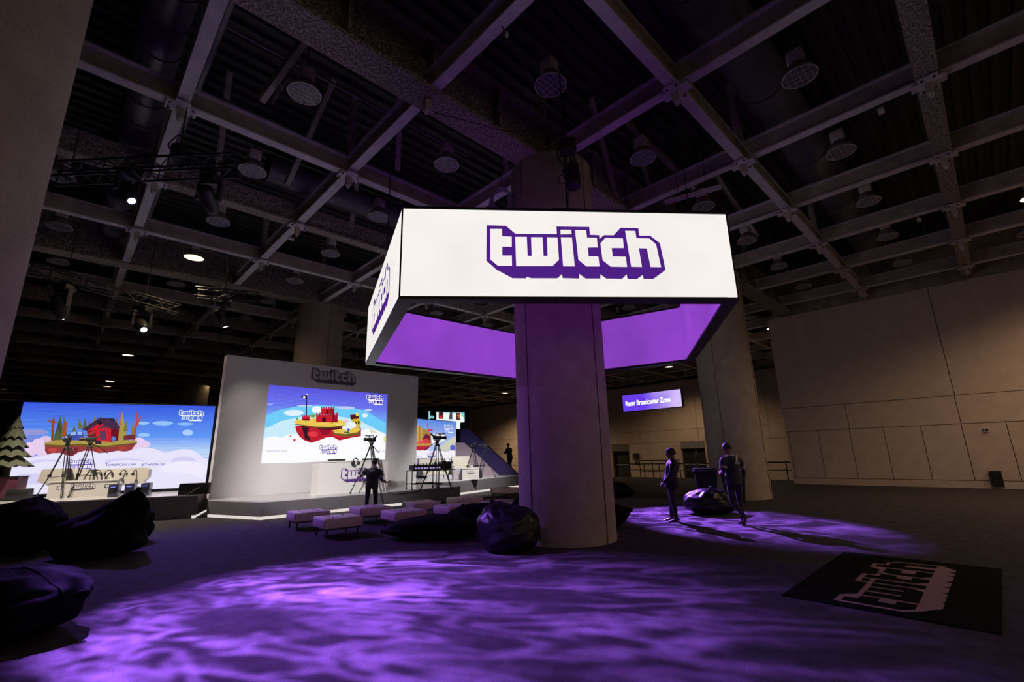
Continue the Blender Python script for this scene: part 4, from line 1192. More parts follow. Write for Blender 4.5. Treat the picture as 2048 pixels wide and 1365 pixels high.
# stair block: navy side panel and pale panel under it
SO = Vector((.10, 25.9, ZRP)); sd = Vector((.94, -.34, 0)).normalized()
spx = on_plane(SO, sd)
t = thing('stair_side_panel', 'sloping navy side panel of the stairs behind the small stage', 'stairs', SO)
sfn = frame_fn((0, 0, 0), sd, (0, 0, 1))
P = [spx(*q) for q in ((921, 860), (938, 858), (1036, 950), (998, 953), (930, 886), (921, 886))]
P.reverse()
P = [(u, max(v, .0)) for u, v in P]
MB().use(mat('navy_panel', (.055, .042, .19), rough=.45)).prism(P, sfn, -.12, 0).build('side_board', None, t)
Pu = spx(938, 858); Pd = spx(1036, 950)
n_st = 9
for i in range(n_st):
    u = Pu[0] + (Pd[0] - Pu[0]) * (i + .5) / n_st; v = Pu[1] + (max(Pd[1], 0) - Pu[1]) * (i + .5) / n_st - .55
    c = sfn(u, max(v, .02), -.75)
    MB().use(BLACK).box(c, (.36, 1.2, .05), atan2(sd.y, sd.x)).build('tread', None, t)
pf = MB().use(BLACKM)
a_, b_ = sfn(Pu[0], Pu[1], -.06), sfn(Pd[0], max(Pd[1], .02), -.06)
pf.tube(a_ + Vector((0, 0, .02)), b_ + Vector((0, 0, .02)), .03, 6).build('handrail_cap', None, t)
t = thing('stair_infill_panel', 'pale pink triangular panel under the navy stair side', 'panel', SO)
P = [spx(*q) for q in ((913, 886), (930, 886), (998, 953), (913, 953))]; P.reverse()
P = [(u, max(v, .0)) for u, v in P]
MB().use(mat('pale_pink_board', (.62, .50, .60), rough=.6)).prism(P, sfn, .04, .12).build('infill_board', None, t)
MB().use(BLACKM).prism([(P[0][0], 0), (P[0][0] + .05, 0), (P[0][0] + .05, 2.0), (P[0][0], 2.0)], sfn, -.02, .03).build('edge_post', None, t)
# tall black column loudspeaker
kp = floor_at(917, 951, ZRP) + Vector((-.18, 4.3, 0)); kp.z = 0
t = thing('tall_loudspeaker', 'tall black loudspeaker stack beside the fortress screen', 'loudspeaker', kp)
MB().use(BLACK).rbox((0, 0, 1.4), (.42, .4, 2.8), .02).build('lower_cabinet', None, t)
MB().use(BLACK).rbox((.02, 0, 3.36), (.46, .42, 1.1), .05).build('upper_cabinet', None, t)
# cable across the stage
pts = [floor_at(x, y, ZC + .012) for x, y in ((771, 988), (778, 985), (784, 988), (790, 991), (800, 989), (812, 988), (826, 986), (840, 984))]
tag(MB().use(BLACK).path(pts, .012, 5).build('stage_cable', None), 'thin black cable curling across the centre stage floor', 'cable')
# wheeled frame with production gear at the end of the centre stage
g0 = floor_at(834, 984, ZC)
gd = Vector((cos(radians(36)), sin(radians(36)), 0)); gn = Vector((-gd.y, gd.x, 0))
g0 = g0 + gn * .85 + gd * .18
t = thing('gear_trolley', 'black tube trolley loaded with mixing gear at the end of the centre stage', 'trolley', g0, 0)
GL = 1.75
for (u, w) in ((0, 0), (GL * .62, 0), (0, .5), (GL * .62, .5)):
    c = gd * u + gn * w
    MB().use(BLACKM).tube(c + Vector((0, 0, .03)), c + Vector((0, 0, .66)), .018, 6).build('upright', None, t)
    MB().use(BLACK).ball(c + Vector((0, 0, .035)), .035, 8, 6).build('caster', None, t)
for w in (0, .5):
    MB().use(BLACKM).tube(gn * w + Vector((0, 0, .2)), gd * GL * .62 + gn * w + Vector((0, 0, .2)), .016, 6).build('cross_tube', None, t)
MB().use(BLACKM).box(gd * GL * .5 + gn * .25 + Vector((0, 0, .67)), (GL, .56, .03), radians(36)).build('tray', None, t)
gl = thing('mixing_console', 'dark mixing console with glowing panels on the tube trolley', 'console', g0 + gd * .62 + gn * .22 + Vector((0, 0, .69)), radians(36))
MB().use(BLACK).rbox((0, 0, .10), (1.15, .42, .18), .02).build('console_body', None, gl)
for i in range(9):
    MB().use(emit('panel_glow', (.50, .38, .85), .7)).box((-.48 + i * .12, -.215, .07), (.08, .008, .06)).build('glowing_panel', None, gl)
    MB().use(BLACKM).tube((-.48 + i * .12, -.1, .19), (-.48 + i * .12, -.1, .24), .02, 6).build('control_knob', None, gl)
gl = thing('black_case', 'black padded case at the end of the tube trolley', 'case', g0 + gd * 1.45 + gn * .25 + Vector((0, 0, .69)), radians(36))
MB().use(BLACK).rbox((0, 0, .14), (.42, .42, .27), .03).build('case_body', None, gl)
MB().use(BLACKM).tube((-.08, 0, .28), (.08, 0, .28), .015, 6).build('carry_handle', None, gl)
# ------------------------------------------------------------------ ottomans
LEATHER = mat('mauve_leather', (.66, .49, .47), rough=.42, var=.06, vscale=6, bump=.1, bscale=50)
def ottoman(label, near, yaw, S=.86):
    e1 = Vector((cos(yaw), sin(yaw), 0)); e2 = Vector((-sin(yaw), cos(yaw), 0))
    c = Vector((near[0], near[1], 0)) + (e1 + e2) * (S / 2)
    t = thing('ottoman', label, 'ottoman', c, yaw, 'square ottomans in front of the stage')
    MB().use(LEATHER).rbox((0, 0, .30), (S, S, .215), .035, 3).build('cushion', None, t)
    MB().use(BLACK).box((0, 0, .185), (S - .08, S - .08, .03)).build('base_board', None, t)
    for sx in (-1, 1):
        for sy in (-1, 1):
            MB().use(BLACKM).tube((sx * (S / 2 - .09), sy * (S / 2 - .09), 0), (sx * (S / 2 - .09), sy * (S / 2 - .09), .18), .02, 8, .024).build('leg', None, t)
            MB().use(mat('button_leather', (.16, .11, .13), rough=.5)).ball((sx * .17, sy * .17, .408), .03, 10, 6, (1, 1, .35)).build('button', None, t)
    return t
OT = [((-5.40, 11.90), 'mauve ottoman nearest the corner of the centre stage'),
      ((-4.16, 10.60), 'mauve ottoman standing closest to the camera'),
      ((-4.06, 12.70), 'mauve ottoman just in front of the cameraman'),
      ((-2.87, 11.58), 'mauve ottoman behind the tail of the flat beanbag'),
      ((-2.86, 13.74), 'mauve ottoman below the access hatch of the centre stage'),
      ((-1.71, 12.49), 'mauve ottoman between the flat beanbag and the centre stage end'),
      ((-1.69, 14.79), 'mauve ottoman at the far right corner of the centre stage'),
      ((-0.52, 13.42), 'mauve ottoman half hidden by the pillar behind the beanbags'),
      ((-0.50, 18.90), 'pale ottoman far back beside the pillar under the small stage')]
for p, lab in OT: ottoman(lab, p, radians(39))

# ------------------------------------------------------------------ beanbags
BAG = mat('black_bag_fabric', (.005, .005, .006), rough=.8, spec=.06, bump=.25, bscale=14)
BAGS = mat('black_bag_vinyl', (.008, .008, .009), rough=.34, spec=.28, bump=.3, bscale=9)
def beanbag(label, pos, size, yaw, seed, tuft=(0, 0, 1), tail=.25, m_=BAG, folds=.05, res=(64, 40), sag=.0):
    """slumped sack: size (x, y, height); tuft: direction the gathered neck points to"""
    t = thing('beanbag', label, 'beanbag', (pos[0], pos[1], 0), yaw, 'black beanbags on the carpet')
    td = Vector(tuft).normalized()
    n, m2 = res
    vs_ = []
    ax = td.orthogonal().normalized(); bx = td.cross(ax)
    for j in range(m2 + 1):
        ph = pi * j / m2
        for i in range(n):
            th = 2 * pi * i / n
            d = Vector((sin(ph) * cos(th), sin(ph) * sin(th), -cos(ph)))
            e = 2.6
            k = (abs(d.x) ** e + abs(d.y) ** e + abs(d.z) ** e) ** (-1 / e)
            p = Vector((d.x * k * size[0] / 2, d.y * k * size[1] / 2, d.z * k * size[2] * .5))
            a_ = max(0, d.dot(td))
            ang = atan2(d.dot(bx), d.dot(ax))
            # gathered folds run to the neck
            g = sin(ang * 9 + 2.5 * noise.noise(d * 2 + Vector((seed, 0, 0)))) * folds * a_ ** 1.2 * (1.2 - a_)
            w = noise.noise(d * 1.6 + Vector((seed * 3.1, 1, 2))) * .11 + noise.noise(d * 3.7 + Vector((seed, 5, 1))) * .05
            r = abs(noise.noise(d * 4.2 + Vector((2, seed, 7))))
            w += -(max(0, .16 - r)) * .22
            p = p * (1 + w + g)
            p += td * (tail * a_ ** 7)
            p.z += size[2] * .5 * .92
            if p.z < .004 * 1: p.z = .004 + .0
            if sag: p.z *= 1 - sag * (p.x / size[0])
            vs_.append(p)
    fs = [(j * n + i, j * n + (i + 1) % n, (j + 1) * n + (i + 1) % n, (j + 1) * n + i) for j in range(m2) for i in range(n)]
    MB().use(m_).add(vs_, fs, True).build('sack', None, t)
    # seam piping along one meridian, neck tie
    mid = [vs_[j * n] + (vs_[j * n] - Vector((0, 0, size[2] * .4))).normalized() * .004 for j in range(6, m2 - 2)]
    MB().use(m_).path(mid, .008, 5).build('seam_piping', None, t)
    ci = max(range(len(vs_)), key=lambda q: (vs_[q] - Vector((0, 0, size[2] * .46))).dot(td))
    c = vs_[ci]
    MB().use(m_).lathe([(.05, -.05), (.035, 0), (.045, .03), (.02, .05)], 12, c, td.to_track_quat('Z', 'Y').to_matrix()).build('gathered_neck', None, t)
    return t
def fa(x, y): p = floor_at(x, y); return (p.x, p.y)
beanbag('black beanbag slumped against the left side of the near pillar', (-.15, 8.98), (1.08, .98, .80), 0, 1.0, (-.35, -.1, 1), .12, BAGS, .09)
beanbag('flat black beanbag with a long tail in front of the ottomans', (-1.72, 10.62), (1.75, 1.15, .46), .05, 2.2, (-1, .0, -.12), .30, BAG, .06)
beanbag('black beanbag lying between the flat beanbag and the pillar', (-.75, 11.95), (1.75, 1.0, .52), .1, 3.7, (-.3, 0, 1), .05, BAG, .06)
beanbag('black beanbag tucked behind the left side of the near pillar', (.32, 12.75), (1.0, .9, .60), .5, 4.4, (.2, 0, 1), .1, BAG, .06)
beanbag('black beanbag poking out from the right side of the near pillar', (1.95, 11.35), (1.15, 1.0, .56), .0, 5.1, (1, 0, .25), .10, BAG, .05)
beanbag('distant black beanbag on the purple floor right of the near pillar', (3.75, 18.9), (1.35, 1.2, .60), .0, 6.6, (1, 0, -.35), .22, BAG, .05)
beanbag('shiny black beanbag in front of the wheeled bin', (5.30, 13.35), (1.30, 1.1, .64), .3, 7.3, (-.1, -.3, 1), .06, BAGS, .12)
beanbag('black beanbag sitting at the left edge below the tree prop', (-9.95, 9.75), (1.40, 1.2, 1.00), .3, 8.2, (.2, .2, 1), .12, BAG, .06)
beanbag('black beanbag flopped behind the pointed one near the left edge', (-8.80, 10.75), (1.35, 1.0, .78), .2, 9.4, (.05, .1, 1), .14, BAG, .07)
beanbag('black beanbag with pointed top beside the left edge beanbags', (-7.95, 9.35), (1.45, 1.15, .74), .15, 10.3, (.42, .1, 1), .55, BAG, .08)
beanbag('large black beanbag cut off by the lower left corner', (-5.35, 5.25), (1.45, 1.15, .66), -.30, 11.6, (1, .25, .30), .16, BAG, .08)

# ------------------------------------------------------------------ floor mat with word mark
MATB = mat('black_mat', (.0035, .0035, .004), rough=.95, spec=.05)
MATT = mat('tan_print', (.34, .23, .18), rough=.95, spec=.05, var=.08, vscale=20)
b0, b1, a0, a1 = 6.38, 9.55, .32, 2.12
t = thing('floor_mat', 'black floor mat with a tan word mark on the carpet', 'mat', W(b0, a0, 0), TH)
MB().use(MATB).box(((b1 - b0) / 2, (a1 - a0) / 2, .006), (b1 - b0, a1 - a0, .012)).build('mat_base', None, t)
lf = lambda u_, v_, d: Vector((.16 + u_ * 2.72 / 930, .42 + v_ * 2.72 / 930 * 1.05, .012 + d))
wordmark(t, lf, MATT, MATB, .0012, 'word_mark')

# ------------------------------------------------------------------ wheeled bins
BIN = mat('black_bin_plastic', (.010, .010, .012), rough=.5, spec=.3)
def wheel_bin(label, pos, rz, s_=1.0):
    t = thing('wheeled_bin', label, 'bin', (pos[0], pos[1], 0), rz)
    h = 1.0 * s_
    mb = MB().use(BIN)
    w0, w1, d0, d1 = .44 * s_, .62 * s_, .48 * s_, .70 * s_
    lo, hi = [(-w0 / 2, -d0 / 2), (w0 / 2, -d0 / 2), (w0 / 2, d0 / 2), (-w0 / 2, d0 / 2)], [(-w1 / 2, -d1 / 2), (w1 / 2, -d1 / 2), (w1 / 2, d1 / 2), (-w1 / 2, d1 / 2)]
    mb.add([(x, y, .07) for x, y in lo] + [(x, y, h) for x, y in hi], [(3, 2, 1, 0), (4, 5, 6, 7), (0, 1, 5, 4), (1, 2, 6, 5), (2, 3, 7, 6), (3, 0, 4, 7)])
    mb.build('tub', None, t)
    MB().use(BIN).rbox((0, 0, h), (w1 + .06, d1 + .06, .06), .02).build('rim_flange', None, t)
    MB().use(BIN).rbox((0, .02, h + .055), (w1 + .02, d1 - .02, .07), .03).build('lid', None, t)
    MB().use(BIN).tube((-w1 / 2, d1 / 2 + .05, h - .02), (w1 / 2, d1 / 2 + .05, h - .02), .018, 8).build('handle_bar', None, t)
    for sx in (-1, 1):
        MB().use(BLACK).lathe([(.0001, -.03), (.1, -.03), (.1, .03), (.0001, .03)], 16, (sx * w0 / 2, d0 / 2, .1), Matrix.Rotation(pi / 2, 3, 'Y')).build('wheel', None, t)
    return t
wheel_bin('black wheeled bin behind the shiny beanbag by the far pillar', (5.95, 15.05), -.3, 1.05)
wheel_bin('black wheeled bin half hidden by the man in the staff jersey', (6.95, 15.35), -.2, .95)

# ------------------------------------------------------------------ hanging lit box with the zone name
SGN = emit('zone_sign_face', (1, 1, 1), 1.0)
nt = SGN.node_tree
e = [n for n in nt.nodes if n.type == 'EMISSION'][0]
tc = nt.nodes.new('ShaderNodeTexCoord'); nz = nt.nodes.new('ShaderNodeTexNoise'); nz.inputs['Scale'].default_value = .9
sp = nt.nodes.new('ShaderNodeSeparateXYZ'); nt.links.new(tc.outputs['Object'], sp.inputs[0]); nt.links.new(tc.outputs['Object'], nz.inputs['Vector'])
ad = nt.nodes.new('ShaderNodeMath'); ad.operation = 'MULTIPLY_ADD'; ad.inputs[1].default_value = .42; nt.links.new(sp.outputs[0], ad.inputs[0]); nt.links.new(nz.outputs['Fac'], ad.inputs[2])
rm = nt.nodes.new('ShaderNodeValToRGB'); nt.links.new(ad.outputs[0], rm.inputs[0])
rm.color_ramp.elements[0].position = .35; rm.color_ramp.elements[0].color = (*lin((104, 62, 232)), 1)
rm.color_ramp.elements[1].position = 1.0; rm.color_ramp.elements[1].color = (*lin((214, 190, 250)), 1)
nt.links.new(rm.outputs[0], e.inputs[0])
t = thing('zone_sign', 'hanging purple lit sign box naming the broadcaster zone', 'sign', (5.31, 17.87, 3.27), radians(-45))
f = frame_fn((0, 0, 0), (1, 0, 0), (0, 0, 1))
MB().use(BLACKM).prism([(-1.26, -.02), (1.26, -.02), (1.26, .66), (-1.26, .66)], f, -.16, -.005).build('sign_case', None, t)
MB().use(SGN).prism([(-1.235, 0), (1.235, 0), (1.235, .635), (-1.235, .635)], f, -.005, 0).build('lit_face', None, t)
me = text_mesh('Razer Broadcaster Zone', .27, lambda x, y, d: f(-1.12 + x * .72, .215 + y, d), .003, .009)
me.materials.clear(); me.materials.append(emit('white_letters', (1, 1, 1), 1.2)); link('sign_lettering', me, t)
for x in (-1.1, 1.1): MB().use(BLACKM).tube((x, .08, .66), (x, .08, 7.38), .008, 5).build('suspension_cable', None, t)
# ------------------------------------------------------------------ camera tripods
def tripod(label, pos, rz, s_=1.0, spread=1.0):
    t = thing('camera_tripod', label, 'tripod', pos, rz, 'video cameras on tripods')
    t.scale = (s_ * spread, s_ * spread, s_)
    apex = Vector((0, 0, 1.42))
    for k in range(3):
        a_ = 2 * pi * k / 3 + .5
        u_ = Vector((cos(a_), sin(a_), 0)); sd_ = Vector((-sin(a_), cos(a_), 0))
        foot = u_ * .58
        mid = apex.lerp(foot, .55) 
        mb = MB().use(BLACKM)
        for q in (-1, 1):
            mb.tube(apex + u_ * .05 + sd_ * (.035 * q), mid + sd_ * (.035 * q), .014, 6)
        mb.box(mid, (.10, .10, .07))
        for q in (-1, 1):
            mb.tube(mid + sd_ * (.02 * q), foot + sd_ * (.02 * q) + Vector((0, 0, .02)), .011, 6)
        mb.ball(foot + Vector((0, 0, .03)), .032, 8, 6)
        mb.build('leg', None, t)
        MB().use(BLACKM).tube((0, 0, .62), mid.lerp(foot, .1) + Vector((0, 0, .0)), .009, 5).build('spreader_arm', None, t)
    hb = MB().use(BLACK)
    hb.lathe([(.075, 1.40), (.085, 1.44), (.05, 1.47), (.05, 1.52), (.065, 1.53), (.065, 1.58), (.0001, 1.58)], 14)
    hb.box((0, 0, 1.60), (.09, .20, .03))
    hb.build('fluid_head', None, t)
    MB().use(BLACK).path([(.05, -.02, 1.54), (.10, -.25, 1.45), (.12, -.55, 1.26)], .012, 6).build('pan_handle', None, t)
    cm = MB().use(BLACK)
    cm.rbox((0, .0, 1.68), (.11, .30, .12), .015)
    cm.tube((0, .14, 1.68), (0, .27, 1.68), .048, 14).tube((0, .27, 1.68), (0, .33, 1.68), .058, 14)
    c = cm.build('camcorder', None, t)
    MB().use(BLACK).path([(0, .10, 1.74), (0, .12, 1.81), (0, -.06, 1.82), (0, -.10, 1.74)], .014, 6).build('top_handle', None, c)
    MB().use(BLACK).tube((0, -.14, 1.73), (.02, -.26, 1.80), .026, 8).build('viewfinder', None, c)
    MB().use(BLACK).tube((.05, .02, 1.79), (.05, .26, 1.81), .016, 8).build('microphone', None, c)
    MB().use(BLACK).rbox((-.10, .06, 1.70), (.09, .012, .07), .004).build('flip_screen', None, c)
    return t
tp = floor_at(104, 998, ZLP); tripod('video camera on tripod at the left end of the box desk', tp + lnv * .30, 1.0, 1.06, .82)
tp = floor_at(153, 995, ZLP); tripod('video camera on tripod in front of the box desk logo', tp + lnv * .28, 2.3, 1.08, .82)
tp = floor_at(738, 987, ZC); tripod('video camera on tripod held by the cameraman', tp + Vector((0, .0, 0)), 2.75, 1.07)
tp = floor_at(873, 980, ZC); tripod('video camera on tripod at the end of the centre stage', tp, -.9, 1.10)
tp = floor_at(947, 957.5, ZRP); tripod('video camera on tripod before the orange mountain prop', tp, .4, .92)
tp = floor_at(970, 955.5, ZRP); tripod('video camera on tripod before the pale stair panel', tp, 1.4, .92)

# ------------------------------------------------------------------ lighting trusses and moving heads
def truss(name, label, p0, p1, w=.30):
    p0, p1 = Vector(p0), Vector(p1)
    t = thing(name, label, 'truss', p0)
    d = p1 - p0; L = d.length; d.normalize()
    s_ = d.cross(Vector((0, 0, 1))).normalized(); up = s_.cross(d)
    cs = [(s_ * (a_ * w / 2) + up * (b_ * w / 2)) for a_, b_ in ((-1, -1), (1, -1), (1, 1), (-1, 1))]
    for c in cs: MB().use(BLACKM).tube(c, c + d * L, .024, 6).build('chord', None, t)
    n = max(2, round(L / .42))
    for i in range(n):
        a_, b_ = L * i / n, L * (i + 1) / n
        mb = MB().use(BLACKM)
        for q in range(4):
            c0, c1 = cs[q], cs[(q + 1) % 4]
            if i % 2: c0, c1 = c1, c0
            mb.tube(c0 + d * a_, c1 + d * b_, .011, 5)
            mb.tube(cs[q] + d * a_, cs[(q + 1) % 4] + d * a_, .011, 5)
        mb.build('lacing_bay', None, t)
    return t
LENS_P = emit('lens_purple', (.75, .62, 1.0), 14.0)
LENS_W = emit('lens_white', (1.0, .92, .88), 14.0)
LENS_OFF = mat('lens_off', (.02, .02, .03), rough=.1, spec=1.0)
def moving_head(label, lens, aim, top_z, m_, s_=1.0, name='moving_head'):
    """yoke-mounted spotlight whose front glass sits at lens, pointing at aim"""
    lens = Vector(lens); d = (Vector(aim) - lens).normalized()
    piv = lens - d * (.34 * s_)
    base = Vector((piv.x, piv.y, piv.z + .42 * s_))
    t = thing(name, label, 'spotlight', base)
    R = d.to_track_quat('Z', 'Y').to_matrix()
    o = piv - base
    MB().use(BLACK).rbox((0, 0, .04), (.34 * s_, .30 * s_, .16 * s_), .02).build('base_box', None, t)
    MB().use(BLACKM).tube((0, 0, .1), (0, 0, .24), .025, 6).tube((-.22, 0, .22), (.22, 0, .22), .02, 6).tube((0, -.22, .22), (0, .22, .22), .02, 6).build('clamp', None, t)
    side = d.cross(Vector((0, 0, 1))).normalized()
    yk = MB().use(BLACK)
    for q in (-1, 1):
        yk.box(o + side * (.20 * s_ * q) + Vector((0, 0, .17 * s_)), (.07 * s_, .10 * s_, .42 * s_), atan2(side.y, side.x))
    yk.box((0, 0, -.06 * s_), (.46 * s_, .12 * s_, .06 * s_), atan2(side.y, side.x))
    yk.build('yoke', None, t)
    MB().use(BLACK).lathe([(.0001, -.26), (.13, -.26), (.165, -.20), (.165, .08), (.135, .22), (.115, .33), (.095, .335), (.085, .325)], 20, o, R * s_ if False else R @ Matrix.Scale(s_, 3)).build('lamp_head', None, t)
    MB().use(m_).lathe([(.0001, .012), (.05, .008), (.082, .0)], 18, o + d * (.322 * s_), R @ Matrix.Scale(s_, 3)).build('front_lens', None, t)
    HEADBASE[label] = base
    return t
HEADBASE = {}
truss('lighting_truss', 'black box truss hanging in front of the spiral duct', (-8.60, 7.56, 7.0), (-5.0, 7.44, 7.0))
moving_head('lit purple moving-head spotlight under the black truss by the duct', HEAD_A, (-2.0, 6.1, 0), 6.42, LENS_P, .85)
moving_head('dark moving-head spotlight at the end of the black truss', HEAD_F, (-6.9, 17.4, .9), 6.42, LENS_W, .85)
t = thing('chain_motor', 'black chain motor with cable loop above the near truss', 'hoist', (-6.15, 7.48, 7.17))
MB().use(BLACK).rbox((0, 0, .16), (.22, .2, .3), .03).build('motor_body', None, t)
MB().use(BLACKM).tube((0, 0, .3), (0, 0, 3.4), .012, 6).build('chain', None, t)
MB().use(BLACK).path([(.17 * cos(2 * pi * i / 20) - .05, .02 * sin(i), .17 * sin(2 * pi * i / 20) + .35) for i in range(20)], .014, 5, True).build('cable_loop', None, t)
moving_head('bright white moving head over the left end of the house screen', HEAD_C, (-13.2, 15.2, .8), 6.64, LENS_W, 1.25)
moving_head('violet-white moving head over the middle of the house screen', HEAD_D, (-4.5, 10.0, 0), 6.64, LENS_P, 1.2)
h0, h1 = [v for k_, v in HEADBASE.items() if 'house screen' in k_]
zt = max(h0.z, h1.z) + .37; h0 = Vector((h0.x, h0.y, h0.z + .37)); h1 = Vector((h1.x, h1.y, h1.z + .37))
truss('lighting_truss', 'black box truss across the front of the house screen stage', h0 + (h0 - h1) * .4, h1 + (h1 - h0) * .5)
moving_head('small bright spotlight under the short truss above the stage wall', HEAD_E, (-7.2, 16.4, .5), 6.66, LENS_W, 1.0)
h2 = [v for k_, v in HEADBASE.items() if 'short truss' in k_][0]; h2 = Vector((h2.x, h2.y, h2.z + .37))
truss('lighting_truss', 'short truss with a lit spotlight above the white stage wall', h2 - Vector((.75, .3, 0)), h2 + Vector((.95, .4, 0)))
moving_head('purple spotlight hidden behind the near pillar and sign', HEAD_B, (4.9, 12.2, 0), 7.4, LENS_P, 1.0)
moving_head('added white spotlight hidden behind the sign to light the small stage', HEAD_G, (-2.9, 23.4, .8), 7.3, LENS_W, .9)
h3, h4 = [v for k_, v in HEADBASE.items() if 'hidden behind' in k_]
h3 = Vector((h3.x, h3.y, h3.z + .37)); h4 = Vector((h4.x, h4.y, h4.z + .37))
truss('lighting_truss', 'black truss behind the near pillar and the suspended sign', h3 + (h3 - h4) * .3, h4 + (h4 - h3) * .3)
for i, (x, y) in enumerate(((h0.x, h0.y), (h1.x, h1.y), (h2.x, h2.y), (-8.2, 7.55), (h3.x, h3.y), (h4.x, h4.y))):
    z0 = (h0.z + .14, h1.z + .14, h2.z + .14, 7.14, h3.z + .14, h4.z + .14)[i]
    tag(MB().use(BLACKM).tube((0, 0, 0), (0, 0, 10.66 - z0), .012, 5).build('truss_cable', None, None, (x, y, z0)), ('steel cable holding the near end of the house stage truss', 'steel cable holding the far end of the house stage truss', 'steel cable holding the short truss above the stage wall', 'steel cable holding the left end of the near truss', 'steel cable holding the truss behind the sign, nearer end', 'steel cable holding the truss behind the sign, farther end')[i], 'cable')

# ------------------------------------------------------------------ hoist and cables over the near pillar
hp = Vector((1.36, 8.5, 7.0))
t = thing('chain_hoist', 'black chain hoist with hanging chain bag in front of the pillar top', 'hoist', hp)
MB().use(BLACK).lathe([(.0001, .0), (.10, .0), (.15, .05), (.16, .16), (.14, .30), (.135, .56), (.128, .57)], 18).build('chain_bag', None, t)
MB().use(BLACK).rbox((-.08, .0, 1.0), (.34, .26, .34), .04).build('motor_body', None, t)
for (x0, x1) in ((-.11, -.16), (-.05, -.02), (.02, -.05), (.05, .03), (.11, .0)):
    MB().use(BLACK).tube((x0, 0, .56), (x1, 0, .88), .012, 5).build('bag_strap', None, t)
MB().use(BLACKM).tube((-.10, 0, 1.15), (-.10, 0, ZB + 1.0 - 7.0), .016, 6).build('load_chain', None, t)
MB().use(BLACKM).tube((-.12, 0, SZ1 - 7.0 + .05), (-.12, 0, .9), .008, 5).build('lower_chain', None, t)
MB().use(BLACK).path([(-.22 + .10 * cos(2 * pi * i / 18), -.02, .22 + .10 * sin(2 * pi * i / 18)) for i in range(18)], .012, 5, True).build('cable_loop', None, t)
MB().use(BLACK).path([(-.2, 0, 1.1), (-.31, 0, .9), (-.28, 0, .72), (-.17, 0, .56), (-.17, 0, .25)], .018, 5).build('power_cable', None, t)
MB().use(BLACK).ball((-.19, -.02, .42), .05, 8, 6).build('connector', None, t)
ca = floor_at(1003, 52, ZB - .02); cb = hp + Vector((-.10, 0, 1.3))
t = thing('rigging_cable', 'steel rigging cable running from the nearest beam to the hoist', 'cable', ca)
MB().use(BLACKM).path([Vector((0, 0, 0)), (cb - ca) * .5 + Vector((0, 0, -.06)), cb - ca], .010, 5).build('wire', None, t)
MB().use(STEEL).ball((cb - ca) * .06, .035, 8, 6, (1, 1, 1.8)).build('shackle', None, t)
ca = floor_at(872, 226, ZB - .3); 
t = thing('rigging_cable', 'thin black cable from the girder joint to the hoist', 'cable', ca)
MB().use(BLACKM).path([Vector((0, 0, 0)), (cb - ca) * .5 + Vector((0, 0, -.15)), cb - ca], .008, 5).build('wire', None, t)
MB().use(BLACK).ball((0, 0, 0), .03, 8, 6).build('clip', None, t)
t = thing('cable_coil', 'coil of pale cable hanging at the left of the pillar top', 'cable', (-.16, 9.75, 7.55))
for i in range(5):
    MB().use(mat('grey_cable', (.22, .20, .24), rough=.5)).path([((.20 + .025 * i) * cos(2 * pi * k / 22) , .03 * i - .06, (.30 + .02 * i) * sin(2 * pi * k / 22) - .03 * i) for k in range(22)], .016, 6, True).build('coil_turn', None, t)
MB().use(BLACKM).tube((0, 0, .3), (0, .2, 1.3), .01, 5).build('hanging_hook', None, t)
q0, q1 = floor_at(1330, 405, 8.0), floor_at(1443, 373, 8.0)
t = thing('tube_luminaire', 'long unlit tube light hanging right of the pillar top', 'ceiling lamp', q0)
dq = q1 - q0; L = dq.length; aq = atan2(dq.y, dq.x)
MB().use(STEEL).box(dq / 2, (L, .16, .05), aq).build('trough', None, t)
for s_ in (-.04, .04): MB().use(LAMP_RIM).tube(Vector((-sin(aq) * s_, cos(aq) * s_, -.04)), dq + Vector((-sin(aq) * s_, cos(aq) * s_, -.04)), .014, 6).build('tube', None, t)
for q in (.25, .75): MB().use(BLACKM).tube(dq * q, dq * q + Vector((0, 0, 2.6)), .008, 5).build('hanging_rod', None, t)
# small sensors fixed under beams
for (x, y, lab) in ((1762, 222, 'small pale sensor box clipped under the beam at the right'), (1838, 440, 'small sensor box under the farther beam at the right'), (583, 478, 'small camera fixed under the long beam left of the sign')):
    p = floor_at(x, y, ZB - .06)
    t = thing('beam_sensor', lab, 'sensor', p, TH)
    MB().use(LAMP_RIM).rbox((0, 0, 0), (.16, .10, .08), .01).build('sensor_case', None, t)
    MB().use(BLACKM).tube((0, 0, .03), (0, 0, .10), .015, 6).build('mount', None, t)
# loose spring-like hanger by the first lamps
p0, p1 = floor_at(543, 205, 8.9), floor_at(583, 142, 8.9)
tag(MB().use(PIPE).path([p0.lerp(p1, i / 40) + Vector((0, .05 * sin(i * 1.9), .05 * cos(i * 1.9))) for i in range(41)], .018, 5).build('coiled_conduit', None), 'short coiled conduit hanging beside the nearest lamps', 'conduit')
